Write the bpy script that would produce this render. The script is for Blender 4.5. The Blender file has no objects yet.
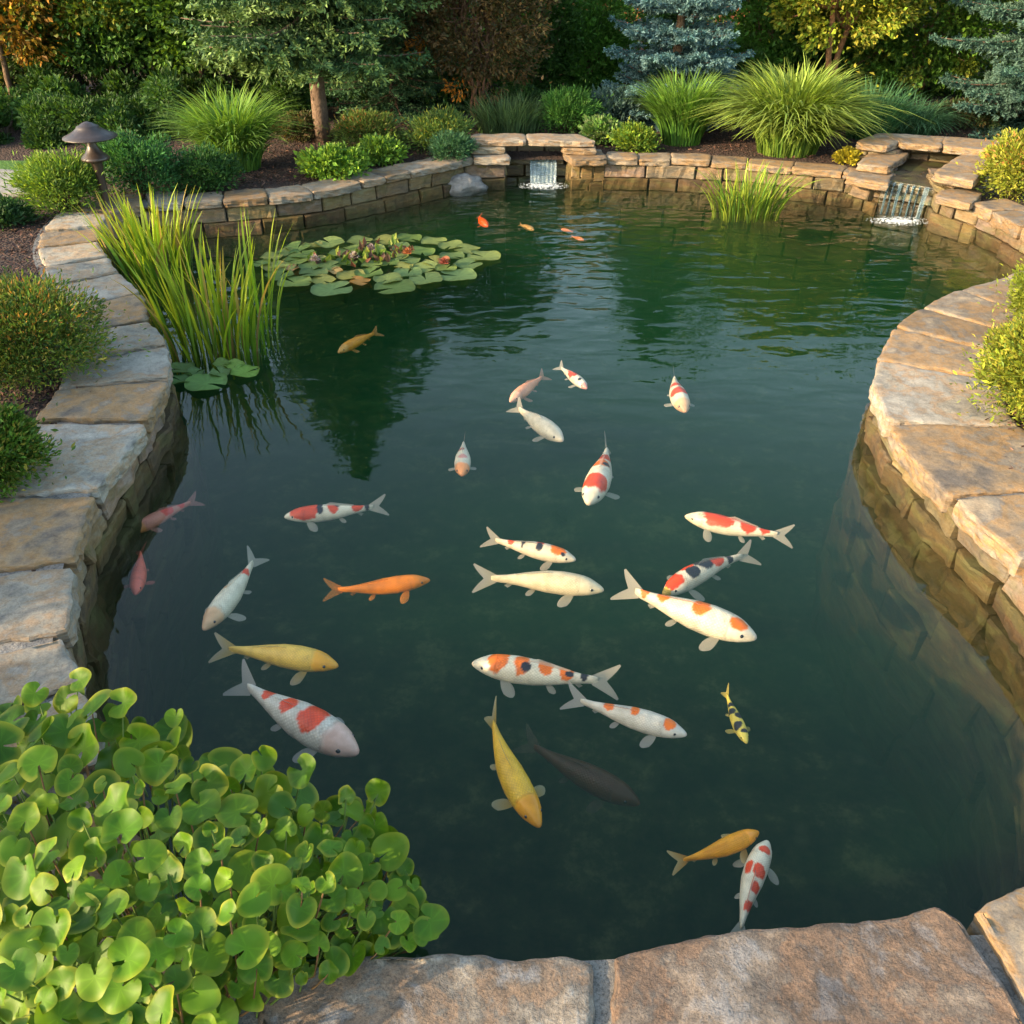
import bpy, math, random
import numpy as np
from mathutils import Vector, noise as mnoise

# ------------------------------------------------------------------ camera, light, exposure
SC = bpy.context.scene
COL = SC.collection
F_PX, PITCH, CAM_H = 880.0, math.radians(35.0), 2.0
cam = bpy.data.cameras.new("camera"); cam.sensor_width = 36.0; cam.lens = F_PX / 1024 * 36.0
cam.clip_start = 0.05; cam.clip_end = 500
camo = bpy.data.objects.new("camera", cam); COL.objects.link(camo)
camo.location = (0, 0, CAM_H); camo.rotation_euler = (math.pi / 2 - PITCH, 0, 0)
SC.camera = camo

SUN_EL = math.radians(19.0)
SUN_AZ = math.atan2(-0.86, -0.42)          # direction towards the sun, measured from +Y
world = bpy.data.worlds.new("World"); SC.world = world; world.use_nodes = True
wn = world.node_tree; bg = wn.nodes["Background"]
sky = wn.nodes.new("ShaderNodeTexSky"); sky.sky_type = 'NISHITA'; sky.sun_disc = False
sky.sun_elevation = SUN_EL; sky.sun_rotation = SUN_AZ; sky.air_density = 1.0; sky.dust_density = 1.6; sky.ozone_density = 1.0
wb = wn.nodes.new("ShaderNodeMix"); wb.data_type = 'RGBA'; wb.blend_type = 'MULTIPLY'; wb.inputs[0].default_value = 1.0; wb.inputs[7].default_value = (1.09, 1.02, 0.86, 1)   # hazy evening sky
wn.links.new(sky.outputs[0], wb.inputs[6]); wn.links.new(wb.outputs[2], bg.inputs[0]); bg.inputs[1].default_value = 0.15
sl = bpy.data.lights.new("sun", 'SUN'); sl.energy = 2.4; sl.angle = math.radians(0.6); sl.color = (1.0, 0.73, 0.44)
so = bpy.data.objects.new("sun", sl); COL.objects.link(so)
sd = Vector((math.sin(SUN_AZ) * math.cos(SUN_EL), math.cos(SUN_AZ) * math.cos(SUN_EL), math.sin(SUN_EL)))
so.rotation_euler = sd.to_track_quat('Z', 'Y').to_euler(); so.location = (-6, -3, 6)
SC.view_settings.view_transform = 'Standard'; SC.view_settings.look = 'None'
SC.view_settings.exposure = 2.15; SC.view_settings.gamma = 1.0
SC.render.engine = 'CYCLES'
cy = SC.cycles
cy.use_denoising = True; cy.max_bounces = 10; cy.diffuse_bounces = 3; cy.glossy_bounces = 3
cy.transmission_bounces = 4; cy.transparent_max_bounces = 24; cy.volume_bounces = 1
cy.caustics_reflective = False; cy.caustics_refractive = False

# ------------------------------------------------------------------ helpers
rng = np.random.default_rng(7)
PI = math.pi

def at(px, py, z):
    """the world point at height z seen in the photograph at this pixel"""
    cx, cy_ = (px - 512) / F_PX, (512 - py) / F_PX
    d = np.array([cx, math.cos(PITCH) + cy_ * math.sin(PITCH), -math.sin(PITCH) + cy_ * math.cos(PITCH)])
    k = (z - CAM_H) / d[2]
    return np.array([d[0] * k, d[1] * k, z])

def atd(px, py, dist):
    """the world point at ground distance dist (along +Y)"""
    cx, cy_ = (px - 512) / F_PX, (512 - py) / F_PX
    d = np.array([cx, math.cos(PITCH) + cy_ * math.sin(PITCH), -math.sin(PITCH) + cy_ * math.cos(PITCH)])
    k = dist / d[1]
    return np.array([d[0] * k, dist, CAM_H + d[2] * k])

def tag(o, label=None, cat=None, group=None, kind=None):
    if label: o['label'] = label
    if cat: o['category'] = cat
    if group: o['group'] = group
    if kind: o['kind'] = kind
    return o

def thing(name, loc, label, cat, group=None):
    o = bpy.data.objects.new(name, None); COL.objects.link(o); o.location = tuple(float(c) for c in loc)
    o.empty_display_size = 0.1
    return tag(o, label, cat, group)

def mesh_obj(name, V, F, mat, parent=None, col=None, smooth=False, uv=None, fmat=None, mats=None, origin=None):
    """ONE mesh object; V are world coordinates, stored relative to the parent's (or the given) origin"""
    V = np.asarray(V, dtype=np.float64).reshape(-1, 3)
    org = np.zeros(3)
    if parent is not None:
        p = parent
        while p is not None:
            org = org + np.array(p.location); p = p.parent
    elif origin is not None:
        org = np.array(origin, dtype=float)
    me = bpy.data.meshes.new(name)
    if isinstance(F, np.ndarray):
        n, k = F.shape
        me.vertices.add(len(V)); me.vertices.foreach_set("co", (V - org).astype(np.float32).ravel())
        me.loops.add(n * k); me.loops.foreach_set("vertex_index", F.astype(np.int32).ravel())
        me.polygons.add(n)
        me.polygons.foreach_set("loop_start", np.arange(0, n * k, k, dtype=np.int32))
        try: me.polygons.foreach_set("loop_total", np.full(n, k, dtype=np.int32))
        except Exception: pass
        me.update(calc_edges=True)
    else:
        me.from_pydata((V - org).tolist(), [], [list(map(int, f)) for f in F]); me.update()
    if col is not None:
        ca = me.color_attributes.new("Col", 'FLOAT_COLOR', 'POINT')
        c = np.ones((len(V), 4), dtype=np.float32); c[:, :3] = col; ca.data.foreach_set("color", c.ravel())
    if uv is not None:
        a = me.attributes.new("fuv", 'FLOAT_VECTOR', 'POINT'); a.data.foreach_set("vector", np.asarray(uv, dtype=np.float32).ravel())
    me.polygons.foreach_set("use_smooth", np.full(len(me.polygons), bool(smooth)))
    for m in (mats or [mat]): me.materials.append(m)
    if fmat is not None: me.polygons.foreach_set("material_index", np.asarray(fmat, dtype=np.int32))
    me.validate(clean_customdata=False)
    o = bpy.data.objects.new(name, me); COL.objects.link(o)
    if parent is not None: o.parent = parent
    elif origin is not None: o.location = tuple(float(c) for c in org)
    return o

class MB:
    """collects pieces of one mesh"""
    def __init__(s): s.V, s.F, s.C, s.n = [], [], [], 0
    def add(s, V, F, col=None):
        V = np.asarray(V, float).reshape(-1, 3)
        for f in F: s.F.append([int(i) + s.n for i in f])
        s.V.append(V); s.C.append(np.tile(np.array(col if col is not None else (1, 1, 1.)), (len(V), 1)) if np.ndim(col) < 2 else np.asarray(col))
        s.n += len(V)
    def build(s, name, mat, parent=None, smooth=False, origin=None):
        return mesh_obj(name, np.vstack(s.V), s.F, mat, parent, col=np.vstack(s.C), smooth=smooth, origin=origin)

def grid_faces(nu, nv, off=0, close_u=False):
    f = []
    for i in range(nu if close_u else nu - 1):
        for j in range(nv - 1):
            a = i * nv + j; b = ((i + 1) % nu) * nv + j
            f.append([a + off, b + off, b + 1 + off, a + 1 + off])
    return f

def nz(p, sc=1.0, seed=0.0):
    return mnoise.noise(Vector((p[0] * sc + seed * 17.3, p[1] * sc - seed * 5.1, p[2] * sc + seed * 9.7)))

def nzv(P, sc=1.0, seed=0.0):
    return np.array([nz(p, sc, seed) for p in P])

def catmull(P, n=10, closed=True):
    P = np.asarray(P, float); N = len(P); out = []
    rngk = range(N) if closed else range(N - 1)
    for i in rngk:
        p0, p1, p2, p3 = (P[(i - 1) % N], P[i], P[(i + 1) % N], P[(i + 2) % N]) if closed else (P[max(i - 1, 0)], P[i], P[i + 1], P[min(i + 2, N - 1)])
        for k in range(n):
            t = k / n
            # centripetal-like tension: plain catmull with 0.5
            out.append(0.5 * ((2 * p1) + (-p0 + p2) * t + (2 * p0 - 5 * p1 + 4 * p2 - p3) * t * t + (-p0 + 3 * p1 - 3 * p2 + p3) * t ** 3))
    if not closed: out.append(P[-1])
    return np.array(out)

def resample(P, n=None, step=None):
    P = np.asarray(P, float); s = np.r_[0, np.cumsum(np.linalg.norm(np.diff(P, axis=0), axis=1))]
    if n is None: n = max(2, int(round(s[-1] / step)) + 1)
    t = np.linspace(0, s[-1], n)
    return np.stack([np.interp(t, s, P[:, k]) for k in range(P.shape[1])], axis=1)

def tube(mb, P, R, n=8, col=(1, 1, 1)):
    P = np.asarray(P, float); R = np.broadcast_to(R, (len(P),))
    T = np.gradient(P, axis=0); T /= np.linalg.norm(T, axis=1)[:, None] + 1e-9
    ref = np.array([0.3, 0.9, 0.1]) if abs(T[0][2]) > 0.6 else np.array([0, 0, 1.])
    V = []
    for p, t, r in zip(P, T, R):
        a = np.cross(t, ref); a /= np.linalg.norm(a) + 1e-9; b = np.cross(t, a)
        for k in range(n):
            w = 2 * PI * k / n
            V.append(p + r * (math.cos(w) * a + math.sin(w) * b))
    F = []
    for i in range(len(P) - 1):
        for k in range(n):
            F.append([i * n + k, i * n + (k + 1) % n, (i + 1) * n + (k + 1) % n, (i + 1) * n + k])
    F.append(list(range(n))[::-1]); F.append([(len(P) - 1) * n + k for k in range(n)])
    mb.add(V, F, col)

def lathe(mb, prof, c, n=32, col=(1, 1, 1)):
    V = [[c[0] + r * math.cos(2 * PI * k / n), c[1] + r * math.sin(2 * PI * k / n), c[2] + z] for r, z in prof for k in range(n)]
    F = [[i * n + k, i * n + (k + 1) % n, (i + 1) * n + (k + 1) % n, (i + 1) * n + k] for i in range(len(prof) - 1) for k in range(n)]
    mb.add(V, F, col)

# ------------------------------------------------------------------ materials
def newmat(name):
    m = bpy.data.materials.new(name); m.use_nodes = True; t = m.node_tree
    for n in list(t.nodes): t.nodes.remove(n)
    out = t.nodes.new("ShaderNodeOutputMaterial")
    return m, t, out
def N(t, kind, **kw):
    n = t.nodes.new(kind)
    for k, v in kw.items():
        if k in n.inputs: n.inputs[k].default_value = v
        else: setattr(n, k, v)
    return n
def ramp(t, stops, interp='LINEAR'):
    n = t.nodes.new("ShaderNodeValToRGB"); cr = n.color_ramp; cr.interpolation = interp
    while len(cr.elements) < len(stops): cr.elements.new(0.5)
    for e, (p, c) in zip(cr.elements, stops): e.position = p; e.color = (*c, 1)
    return n
def mixc(t, a, b, fac, mode='MIX'):
    n = t.nodes.new("ShaderNodeMix"); n.data_type = 'RGBA'; n.blend_type = mode
    for s, v in ((6, a), (7, b)):
        if isinstance(v, tuple): n.inputs[s].default_value = (*v, 1)
        else: t.links.new(v, n.inputs[s])
    if isinstance(fac, float): n.inputs[0].default_value = fac
    else: t.links.new(fac, n.inputs[0])
    return n.outputs[2]

def stone_mat(name, stops, speck=0.35, bump=0.5, rough=0.85, scale=1.0, moss=0.0, rnd=True, wet=False, strat=3.0):
    m, t, out = newmat(name); L = t.links.new
    tc = N(t, "ShaderNodeTexCoord"); oi = N(t, "ShaderNodeObjectInfo")
    at_ = N(t, "ShaderNodeAttribute", attribute_name="Col")
    vm = N(t, "ShaderNodeVectorMath", operation='SCALE'); vm.inputs[0].default_value = (13.0, 29.0, 7.0)
    L(oi.outputs["Random"], vm.inputs["Scale"])
    va = N(t, "ShaderNodeVectorMath", operation='ADD'); L(tc.outputs["Object"], va.inputs[0]); L(vm.outputs[0], va.inputs[1])
    vst = N(t, "ShaderNodeMapping"); vst.inputs["Scale"].default_value = (1, 1, strat); L(va.outputs[0] if rnd else tc.outputs["Object"], vst.inputs[0]); vec = vst.outputs[0]
    n1 = N(t, "ShaderNodeTexNoise", Scale=2.6 * scale, Detail=5.0, Roughness=0.62, Distortion=0.8); L(vec, n1.inputs["Vector"])
    n2 = N(t, "ShaderNodeTexNoise", Scale=19 * scale, Detail=6.0, Roughness=0.72); L(vec, n2.inputs["Vector"])
    nb_ = N(t, "ShaderNodeTexNoise", Scale=8 * scale, Detail=7.0, Roughness=0.66); L(vec, nb_.inputs["Vector"])
    hf = N(t, "ShaderNodeMath", operation='MULTIPLY_ADD'); L(nb_.outputs[0], hf.inputs[0]); hf.inputs[1].default_value = 0.75; hf.inputs[2].default_value = -0.375
    sm = N(t, "ShaderNodeMath", operation='ADD'); L(n1.outputs[0], sm.inputs[0]); L(hf.outputs[0], sm.inputs[1])
    r1 = ramp(t, stops); L(sm.outputs[0], r1.inputs[0])
    r2 = ramp(t, [(0.3, (0.55, 0.52, 0.5)), (0.55, (1.0, 1.0, 1.0)), (0.75, (1.25, 1.22, 1.15))]); L(n2.outputs[0], r2.inputs[0])
    c = mixc(t, r1.outputs[0], r2.outputs[0], 0.75, 'MULTIPLY')
    n3 = N(t, "ShaderNodeTexNoise", Scale=150 * scale, Detail=3.0, Roughness=0.8); L(vec, n3.inputs["Vector"])
    r3 = ramp(t, [(0.32, (0.35, 0.33, 0.32)), (0.5, (1, 1, 1)), (0.68, (1.35, 1.33, 1.3))]); L(n3.outputs[0], r3.inputs[0])
    c = mixc(t, c, r3.outputs[0], speck, 'MULTIPLY')
    # thin cracks and flake edges
    wv = N(t, "ShaderNodeTexNoise", Scale=3.5 * scale, Detail=8.0, Roughness=0.5, Distortion=1.5); L(vec, wv.inputs["Vector"])
    rc = ramp(t, [(0.488, (1, 1, 1)), (0.498, (0.5, 0.46, 0.42)), (0.504, (1, 1, 1))]); L(wv.outputs[0], rc.inputs[0])
    c = mixc(t, c, rc.outputs[0], 0.45, 'MULTIPLY')
    c = mixc(t, c, at_.outputs["Color"], 1.0, 'MULTIPLY')
    if moss > 0:
        n4 = N(t, "ShaderNodeTexNoise", Scale=6.0, Detail=5.0); L(vec, n4.inputs["Vector"])
        r4 = ramp(t, [(0.5, (0, 0, 0)), (0.62, (moss, moss, moss))]); L(n4.outputs[0], r4.inputs[0])
        c = mixc(t, c, (0.09, 0.10, 0.03), r4.outputs[0])
    b = N(t, "ShaderNodeBsdfPrincipled", Roughness=rough); b.inputs["Specular IOR Level"].default_value = 0.3 if not wet else 0.8
    L(c, b.inputs["Base Color"])
    # layered heights
    st = N(t, "ShaderNodeMath", operation='SNAP'); L(wv.outputs[0], st.inputs[0]); st.inputs[1].default_value = 0.055
    a1 = N(t, "ShaderNodeMath", operation='MULTIPLY_ADD'); L(st.outputs[0], a1.inputs[0]); a1.inputs[1].default_value = 1.5; L(nb_.outputs[0], a1.inputs[2])
    a2 = N(t, "ShaderNodeMath", operation='MULTIPLY_ADD'); L(n3.outputs[0], a2.inputs[0]); a2.inputs[1].default_value = 0.10; L(a1.outputs[0], a2.inputs[2])
    bp = N(t, "ShaderNodeBump", Strength=bump, Distance=0.02); L(a2.outputs[0], bp.inputs["Height"]); L(bp.outputs[0], b.inputs["Normal"])
    L(b.outputs[0], out.inputs[0])
    return m

STONE = stone_mat("flagstone", [(0.28, (0.163, 0.155, 0.144)), (0.42, (0.274, 0.252, 0.207)), (0.5, (0.296, 0.215, 0.141)), (0.58, (0.266, 0.252, 0.222)), (0.7, (0.333, 0.311, 0.266))])
STONE_RUST = stone_mat("brown_flagstone", [(0.33, (0.172, 0.163, 0.163)), (0.42, (0.129, 0.099, 0.077)), (0.49, (0.200, 0.138, 0.098)), (0.55, (0.146, 0.125, 0.107)), (0.62, (0.224, 0.189, 0.155)), (0.70, (0.258, 0.249, 0.241))], speck=0.7, bump=0.7, scale=1.3)
STONE_WARM = stone_mat("tan_flagstone", [(0.30, (0.125, 0.108, 0.092)), (0.42, (0.225, 0.168, 0.108)), (0.5, (0.260, 0.165, 0.080)), (0.58, (0.185, 0.160, 0.130)), (0.70, (0.300, 0.240, 0.165))])
BLOCK = stone_mat("wall_stone", [(0.28, (0.105, 0.093, 0.074)), (0.45, (0.186, 0.155, 0.112)), (0.55, (0.205, 0.149, 0.087)), (0.7, (0.236, 0.211, 0.167))], bump=0.8, rnd=False, moss=0.35)
WETROCK = stone_mat("wet_stone", [(0.3, (0.05, 0.045, 0.03)), (0.5, (0.13, 0.10, 0.05)), (0.7, (0.18, 0.15, 0.09))], bump=0.9, rnd=False, moss=0.6, rough=0.3, wet=True)
MORTAR = stone_mat("mortar", [(0.3, (0.128, 0.128, 0.128)), (0.7, (0.216, 0.216, 0.208))], speck=0.9, bump=1.0, rnd=False)
BOULDER = stone_mat("boulder", [(0.3, (0.132, 0.132, 0.132)), (0.7, (0.252, 0.246, 0.240))], bump=0.8)
CONCRETE = stone_mat("concrete", [(0.3, (0.264, 0.256, 0.240)), (0.7, (0.336, 0.328, 0.304))], speck=0.2, bump=0.15, rnd=False)

def soil_mat():
    m, t, out = newmat("mulch"); L = t.links.new
    tc = N(t, "ShaderNodeTexCoord")
    v = N(t, "ShaderNodeTexVoronoi", Scale=55.0); L(tc.outputs["Object"], v.inputs["Vector"])
    n = N(t, "ShaderNodeTexNoise", Scale=9.0, Detail=8.0, Roughness=0.7); L(tc.outputs["Object"], n.inputs["Vector"])
    r = ramp(t, [(0.0, (0.02, 0.012, 0.01)), (0.5, (0.055, 0.028, 0.022)), (1.0, (0.11, 0.06, 0.045))]); L(v.outputs["Color"], r.inputs[0])
    c = mixc(t, r.outputs[0], (0.035, 0.022, 0.018), n.outputs[0])
    b = N(t, "ShaderNodeBsdfPrincipled", Roughness=0.95); L(c, b.inputs["Base Color"])
    bp = N(t, "ShaderNodeBump", Strength=1.0, Distance=0.03); L(v.outputs["Distance"], bp.inputs["Height"]); L(bp.outputs[0], b.inputs["Normal"])
    L(b.outputs[0], out.inputs[0]); return m
MULCH = soil_mat()

def attr_mat(name, rough=0.6, transl=0.0, spec=0.3, noise_amt=0.25, nscale=40.0, bump=0.0):
    m, t, out = newmat(name); L = t.links.new
    a = N(t, "ShaderNodeAttribute", attribute_name="Col"); tc = N(t, "ShaderNodeTexCoord")
    n = N(t, "ShaderNodeTexNoise", Scale=nscale, Detail=4.0); L(tc.outputs["Object"], n.inputs["Vector"])
    r = ramp(t, [(0.3, (0.6, 0.6, 0.6)), (0.7, (1.3, 1.3, 1.3))]); L(n.outputs[0], r.inputs[0])
    c = mixc(t, a.outputs["Color"], r.outputs[0], noise_amt, 'MULTIPLY')
    b = N(t, "ShaderNodeBsdfPrincipled", Roughness=rough); b.inputs["Specular IOR Level"].default_value = spec
    L(c, b.inputs["Base Color"])
    if bump:
        bp = N(t, "ShaderNodeBump", Strength=bump, Distance=0.01); L(n.outputs[0], bp.inputs["Height"]); L(bp.outputs[0], b.inputs["Normal"])
    if transl > 0:
        tr = N(t, "ShaderNodeBsdfTranslucent"); c2 = mixc(t, c, (1.25, 1.15, 0.45), 1.0, 'MULTIPLY'); L(c2, tr.inputs[0])
        mx = N(t, "ShaderNodeMixShader"); mx.inputs[0].default_value = transl
        L(b.outputs[0], mx.inputs[1]); L(tr.outputs[0], mx.inputs[2]); L(mx.outputs[0], out.inputs[0])
    else: L(b.outputs[0], out.inputs[0])
    return m
LEAF = attr_mat("foliage", rough=0.55, transl=0.35, spec=0.25, noise_amt=0.4, nscale=6.0)
NEEDLE = attr_mat("needles", rough=0.6, transl=0.12, spec=0.25, noise_amt=0.3, nscale=4.0)
BARK = attr_mat("bark", rough=0.9, noise_amt=0.9, nscale=35.0, bump=1.0)
PADLEAF = attr_mat("glossy_leaf", rough=0.5, transl=0.28, spec=0.25, noise_amt=0.25, nscale=25.0)
METAL = attr_mat("bronze_metal", rough=0.42, spec=0.6, noise_amt=0.6, nscale=30.0)
IRON = attr_mat("black_iron", rough=0.5, spec=0.4)
CHIP = attr_mat("bark_chip", rough=0.9, noise_amt=0.5, nscale=80)
BRICK = attr_mat("brick_wall", rough=0.9)

def water_mat():
    m, t, out = newmat("pond_water"); L = t.links.new
    tc = N(t, "ShaderNodeTexCoord"); sx = N(t, "ShaderNodeSeparateXYZ"); L(tc.outputs["Object"], sx.inputs[0])
    mp = N(t, "ShaderNodeMapping"); mp.inputs["Scale"].default_value = (0.8, 1.5, 1); L(tc.outputs["Object"], mp.inputs[0])
    n1 = N(t, "ShaderNodeTexNoise", Scale=4.6, Detail=2.0, Roughness=0.45, Distortion=0.3); L(mp.outputs[0], n1.inputs["Vector"])
    n2 = N(t, "ShaderNodeTexNoise", Scale=1.4, Detail=2.0); L(tc.outputs["Object"], n2.inputs["Vector"])
    mr = N(t, "ShaderNodeMapRange"); mr.inputs[1].default_value = 2.4; mr.inputs[2].default_value = 8.0; mr.inputs[3].default_value = 0.02; mr.inputs[4].default_value = 0.95
    mr.interpolation_type = 'SMOOTHSTEP'
    L(sx.outputs[1], mr.inputs[0])
    mul = N(t, "ShaderNodeMath", operation='MULTIPLY'); L(n1.outputs[0], mul.inputs[0]); L(mr.outputs[0], mul.inputs[1])
    ad = N(t, "ShaderNodeMath", operation='MULTIPLY_ADD'); L(n2.outputs[0], ad.inputs[0]); ad.inputs[1].default_value = 0.10; L(mul.outputs[0], ad.inputs[2])
    bp = N(t, "ShaderNodeBump", Strength=1.0, Distance=0.024); L(ad.outputs[0], bp.inputs["Height"])
    fr = N(t, "ShaderNodeFresnel", IOR=1.36); L(bp.outputs[0], fr.inputs["Normal"])
    # the same air-water interface from both sides (rays are not bent, so none is totally reflected)
    ge = N(t, "ShaderNodeNewGeometry"); io = N(t, "ShaderNodeMapRange"); io.inputs[3].default_value = 1.34; io.inputs[4].default_value = 1 / 1.34
    L(ge.outputs["Backfacing"], io.inputs[0]); L(io.outputs[0], fr.inputs["IOR"])
    gl = N(t, "ShaderNodeBsdfGlossy", Roughness=0.01); L(bp.outputs[0], gl.inputs["Normal"])
    tr = N(t, "ShaderNodeBsdfTransparent")
    mx = N(t, "ShaderNodeMixShader"); L(fr.outputs[0], mx.inputs[0]); L(tr.outputs[0], mx.inputs[1]); L(gl.outputs[0], mx.inputs[2])
    L(mx.outputs[0], out.inputs[0])
    pv = N(t, "ShaderNodeVolumePrincipled"); pv.inputs["Color"].default_value = (0.020, 0.125, 0.042, 1)
    pv.inputs["Density"].default_value = 0.72; pv.inputs["Anisotropy"].default_value = 0.2
    L(pv.outputs[0], out.inputs["Volume"])
    return m
WATER = water_mat()

# ------------------------------------------------------------------ the pond outline (inner edge of the coping)
ZT = 0.22
def A_(px, py): return at(px, py, ZT)[:2]
left_px = [(240, 975), (190, 930), (140, 845), (105, 765), (85, 705), (74, 668), (63, 641), (73, 560), (98, 491), (146, 420), (167, 379),
           (165, 344), (147, 321), (140, 294), (119, 272), (99, 240), (108, 216), (140, 206), (184, 203), (222, 200.5), (268, 197), (313, 192),
           (363, 182), (386, 177), (411, 171.5), (440, 166), (475, 158), (505, 158)]
mid_px = [(572, 158), (607, 158), (638, 158.5), (671, 159), (711, 161), (747, 163), (792, 167), (843, 172), (884, 178)]
right_px = [(935, 190), (971, 202), (993, 211), (1021, 226), (1046, 241), (1046, 257), (1008, 276), (961, 290), (923, 308), (895, 328), (880, 360), (877, 392), (888, 419),
            (912, 452), (947, 493), (983, 527), (1023, 562), (1072, 625), (1105, 700), (1105, 790), (1060, 870), (1024, 889), (985, 905)]
near_px = [(961, 920), (937, 911), (889, 917), (824, 925), (742, 932), (674, 942), (613, 956), (593, 963), (514, 960), (477, 955), (374, 954), (290, 965)]
ctrl = [(p, 'L') for p in left_px] + [(p, 'M') for p in mid_px] + [(p, 'R') for p in right_px] + [(p, 'N') for p in near_px]
CP = np.array([A_(*p) for p, _ in ctrl])
NS = 12
PATH = catmull(CP, NS)                 # closed, NS samples per control point; anticlockwise or clockwise found below
area = 0.5 * np.sum(PATH[:, 0] * np.roll(PATH[:, 1], -1) - np.roll(PATH[:, 0], -1) * PATH[:, 1])
tan = np.roll(PATH, -3, axis=0) - np.roll(PATH, 3, axis=0); tan /= np.linalg.norm(tan, axis=1)[:, None]
OUTN = np.stack([tan[:, 1], -tan[:, 0]], axis=1) * (1 if area > 0 else -1)   # outward, away from the water
for _ in range(4): OUTN = (np.roll(OUTN, 1, 0) + OUTN * 2 + np.roll(OUTN, -1, 0)); OUTN /= np.linalg.norm(OUTN, axis=1)[:, None]
CEN = np.array([0.3, 4.3])
def off(d): return PATH + OUTN * d
iL, iM, iR, iN = 0, len(left_px) * NS, (len(left_px) + len(mid_px)) * NS, (len(left_px) + len(mid_px) + len(right_px)) * NS

def pond_dist(P):
    """signed distance of points to the outline: positive outside the water"""
    P = np.asarray(P, float)[:, :2]
    D = np.linalg.norm(P[:, None, :] - PATH[None, ::3, :], axis=2); k = D.argmin(axis=1)
    s = np.einsum('ij,ij->i', P - PATH[::3][k], OUTN[::3][k])
    return np.where(s > 0, D[np.arange(len(P)), k], -D[np.arange(len(P)), k])

def gz(x, y):
    return 0.185 + 0.03 * np.clip((y - 7.5) / 3, 0, 1) + 0.012 * np.sin(x * 1.7 + 1) * np.cos(y * 1.3)

# ground: one sheet from under the coping to the horizon
ring = off(0.12); M_ = len(ring)
ts = [0, 0.002, 0.005, 0.01, 0.018, 0.03, 0.05, 0.08, 0.13, 0.25, 0.5, 1.0]
V = []
for t_ in ts:
    dirv = ring - CEN; dirv /= np.linalg.norm(dirv, axis=1)[:, None]
    P = ring + (CEN + dirv * 120 - ring) * t_
    V.append(np.c_[P, gz(P[:, 0], P[:, 1])])
F = [[j * M_ + i, j * M_ + (i + 1) % M_, (j + 1) * M_ + (i + 1) % M_, (j + 1) * M_ + i] for j in range(len(ts) - 1) for i in range(M_)]
tag(mesh_obj("ground", np.vstack(V), F, MULCH, smooth=True), kind='structure')

# pond floor
def floor_mat():
    m, t, out = newmat("pond_mud"); L = t.links.new
    tc = N(t, "ShaderNodeTexCoord")
    n = N(t, "ShaderNodeTexNoise", Scale=4.0, Detail=8.0, Roughness=0.72); L(tc.outputs["Object"], n.inputs["Vector"])
    v = N(t, "ShaderNodeTexVoronoi", Scale=5.0); v.inputs["Randomness"].default_value = 1.0; L(tc.outputs["Object"], v.inputs["Vector"])
    r = ramp(t, [(0.40, (0.012, 0.018, 0.008)), (0.54, (0.06, 0.07, 0.025)), (0.66, (0.24, 0.23, 0.09))]); L(n.outputs[0], r.inputs[0])
    r2 = ramp(t, [(0.05, (0.20, 0.20, 0.10)), (0.20, (0.0, 0.0, 0.0))]); L(v.outputs["Distance"], r2.inputs[0])
    c = mixc(t, r.outputs[0], r2.outputs[0], 0.35, 'ADD')
    b = N(t, "ShaderNodeBsdfPrincipled", Roughness=0.95); L(c, b.inputs["Base Color"]); L(b.outputs[0], out.inputs[0]); return m
FLOOR = floor_mat()
base = off(0.15); V = []; tr_ = np.linspace(0.02, 1, 22)
for t_ in tr_:
    P = CEN + (base - CEN) * t_
    z = -1.05 + 0.12 * nzv(np.c_[P, np.zeros(M_)], 1.1) - 0.0 * t_
    V.append(np.c_[P, z])
F = [[j * M_ + i, j * M_ + (i + 1) % M_, (j + 1) * M_ + (i + 1) % M_, (j + 1) * M_ + i] for j in range(len(tr_) - 1) for i in range(M_)]
F.append(list(range(M_)))
tag(mesh_obj("pond_floor", np.vstack(V), F, FLOOR, smooth=True), kind='structure')

# water: a closed body with its murk in its volume
wp = off(0.10)
V = np.vstack([np.c_[wp, np.zeros(M_)], np.c_[wp, np.full(M_, -1.35)]])
F = [list(range(M_)), [M_ + i for i in range(M_)][::-1]] + [[(i + 1) % M_, i, M_ + i, M_ + (i + 1) % M_] for i in range(M_)]
if area < 0: F = [f[::-1] for f in F]
tag(mesh_obj("water", V, F, WATER), kind='structure')

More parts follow.
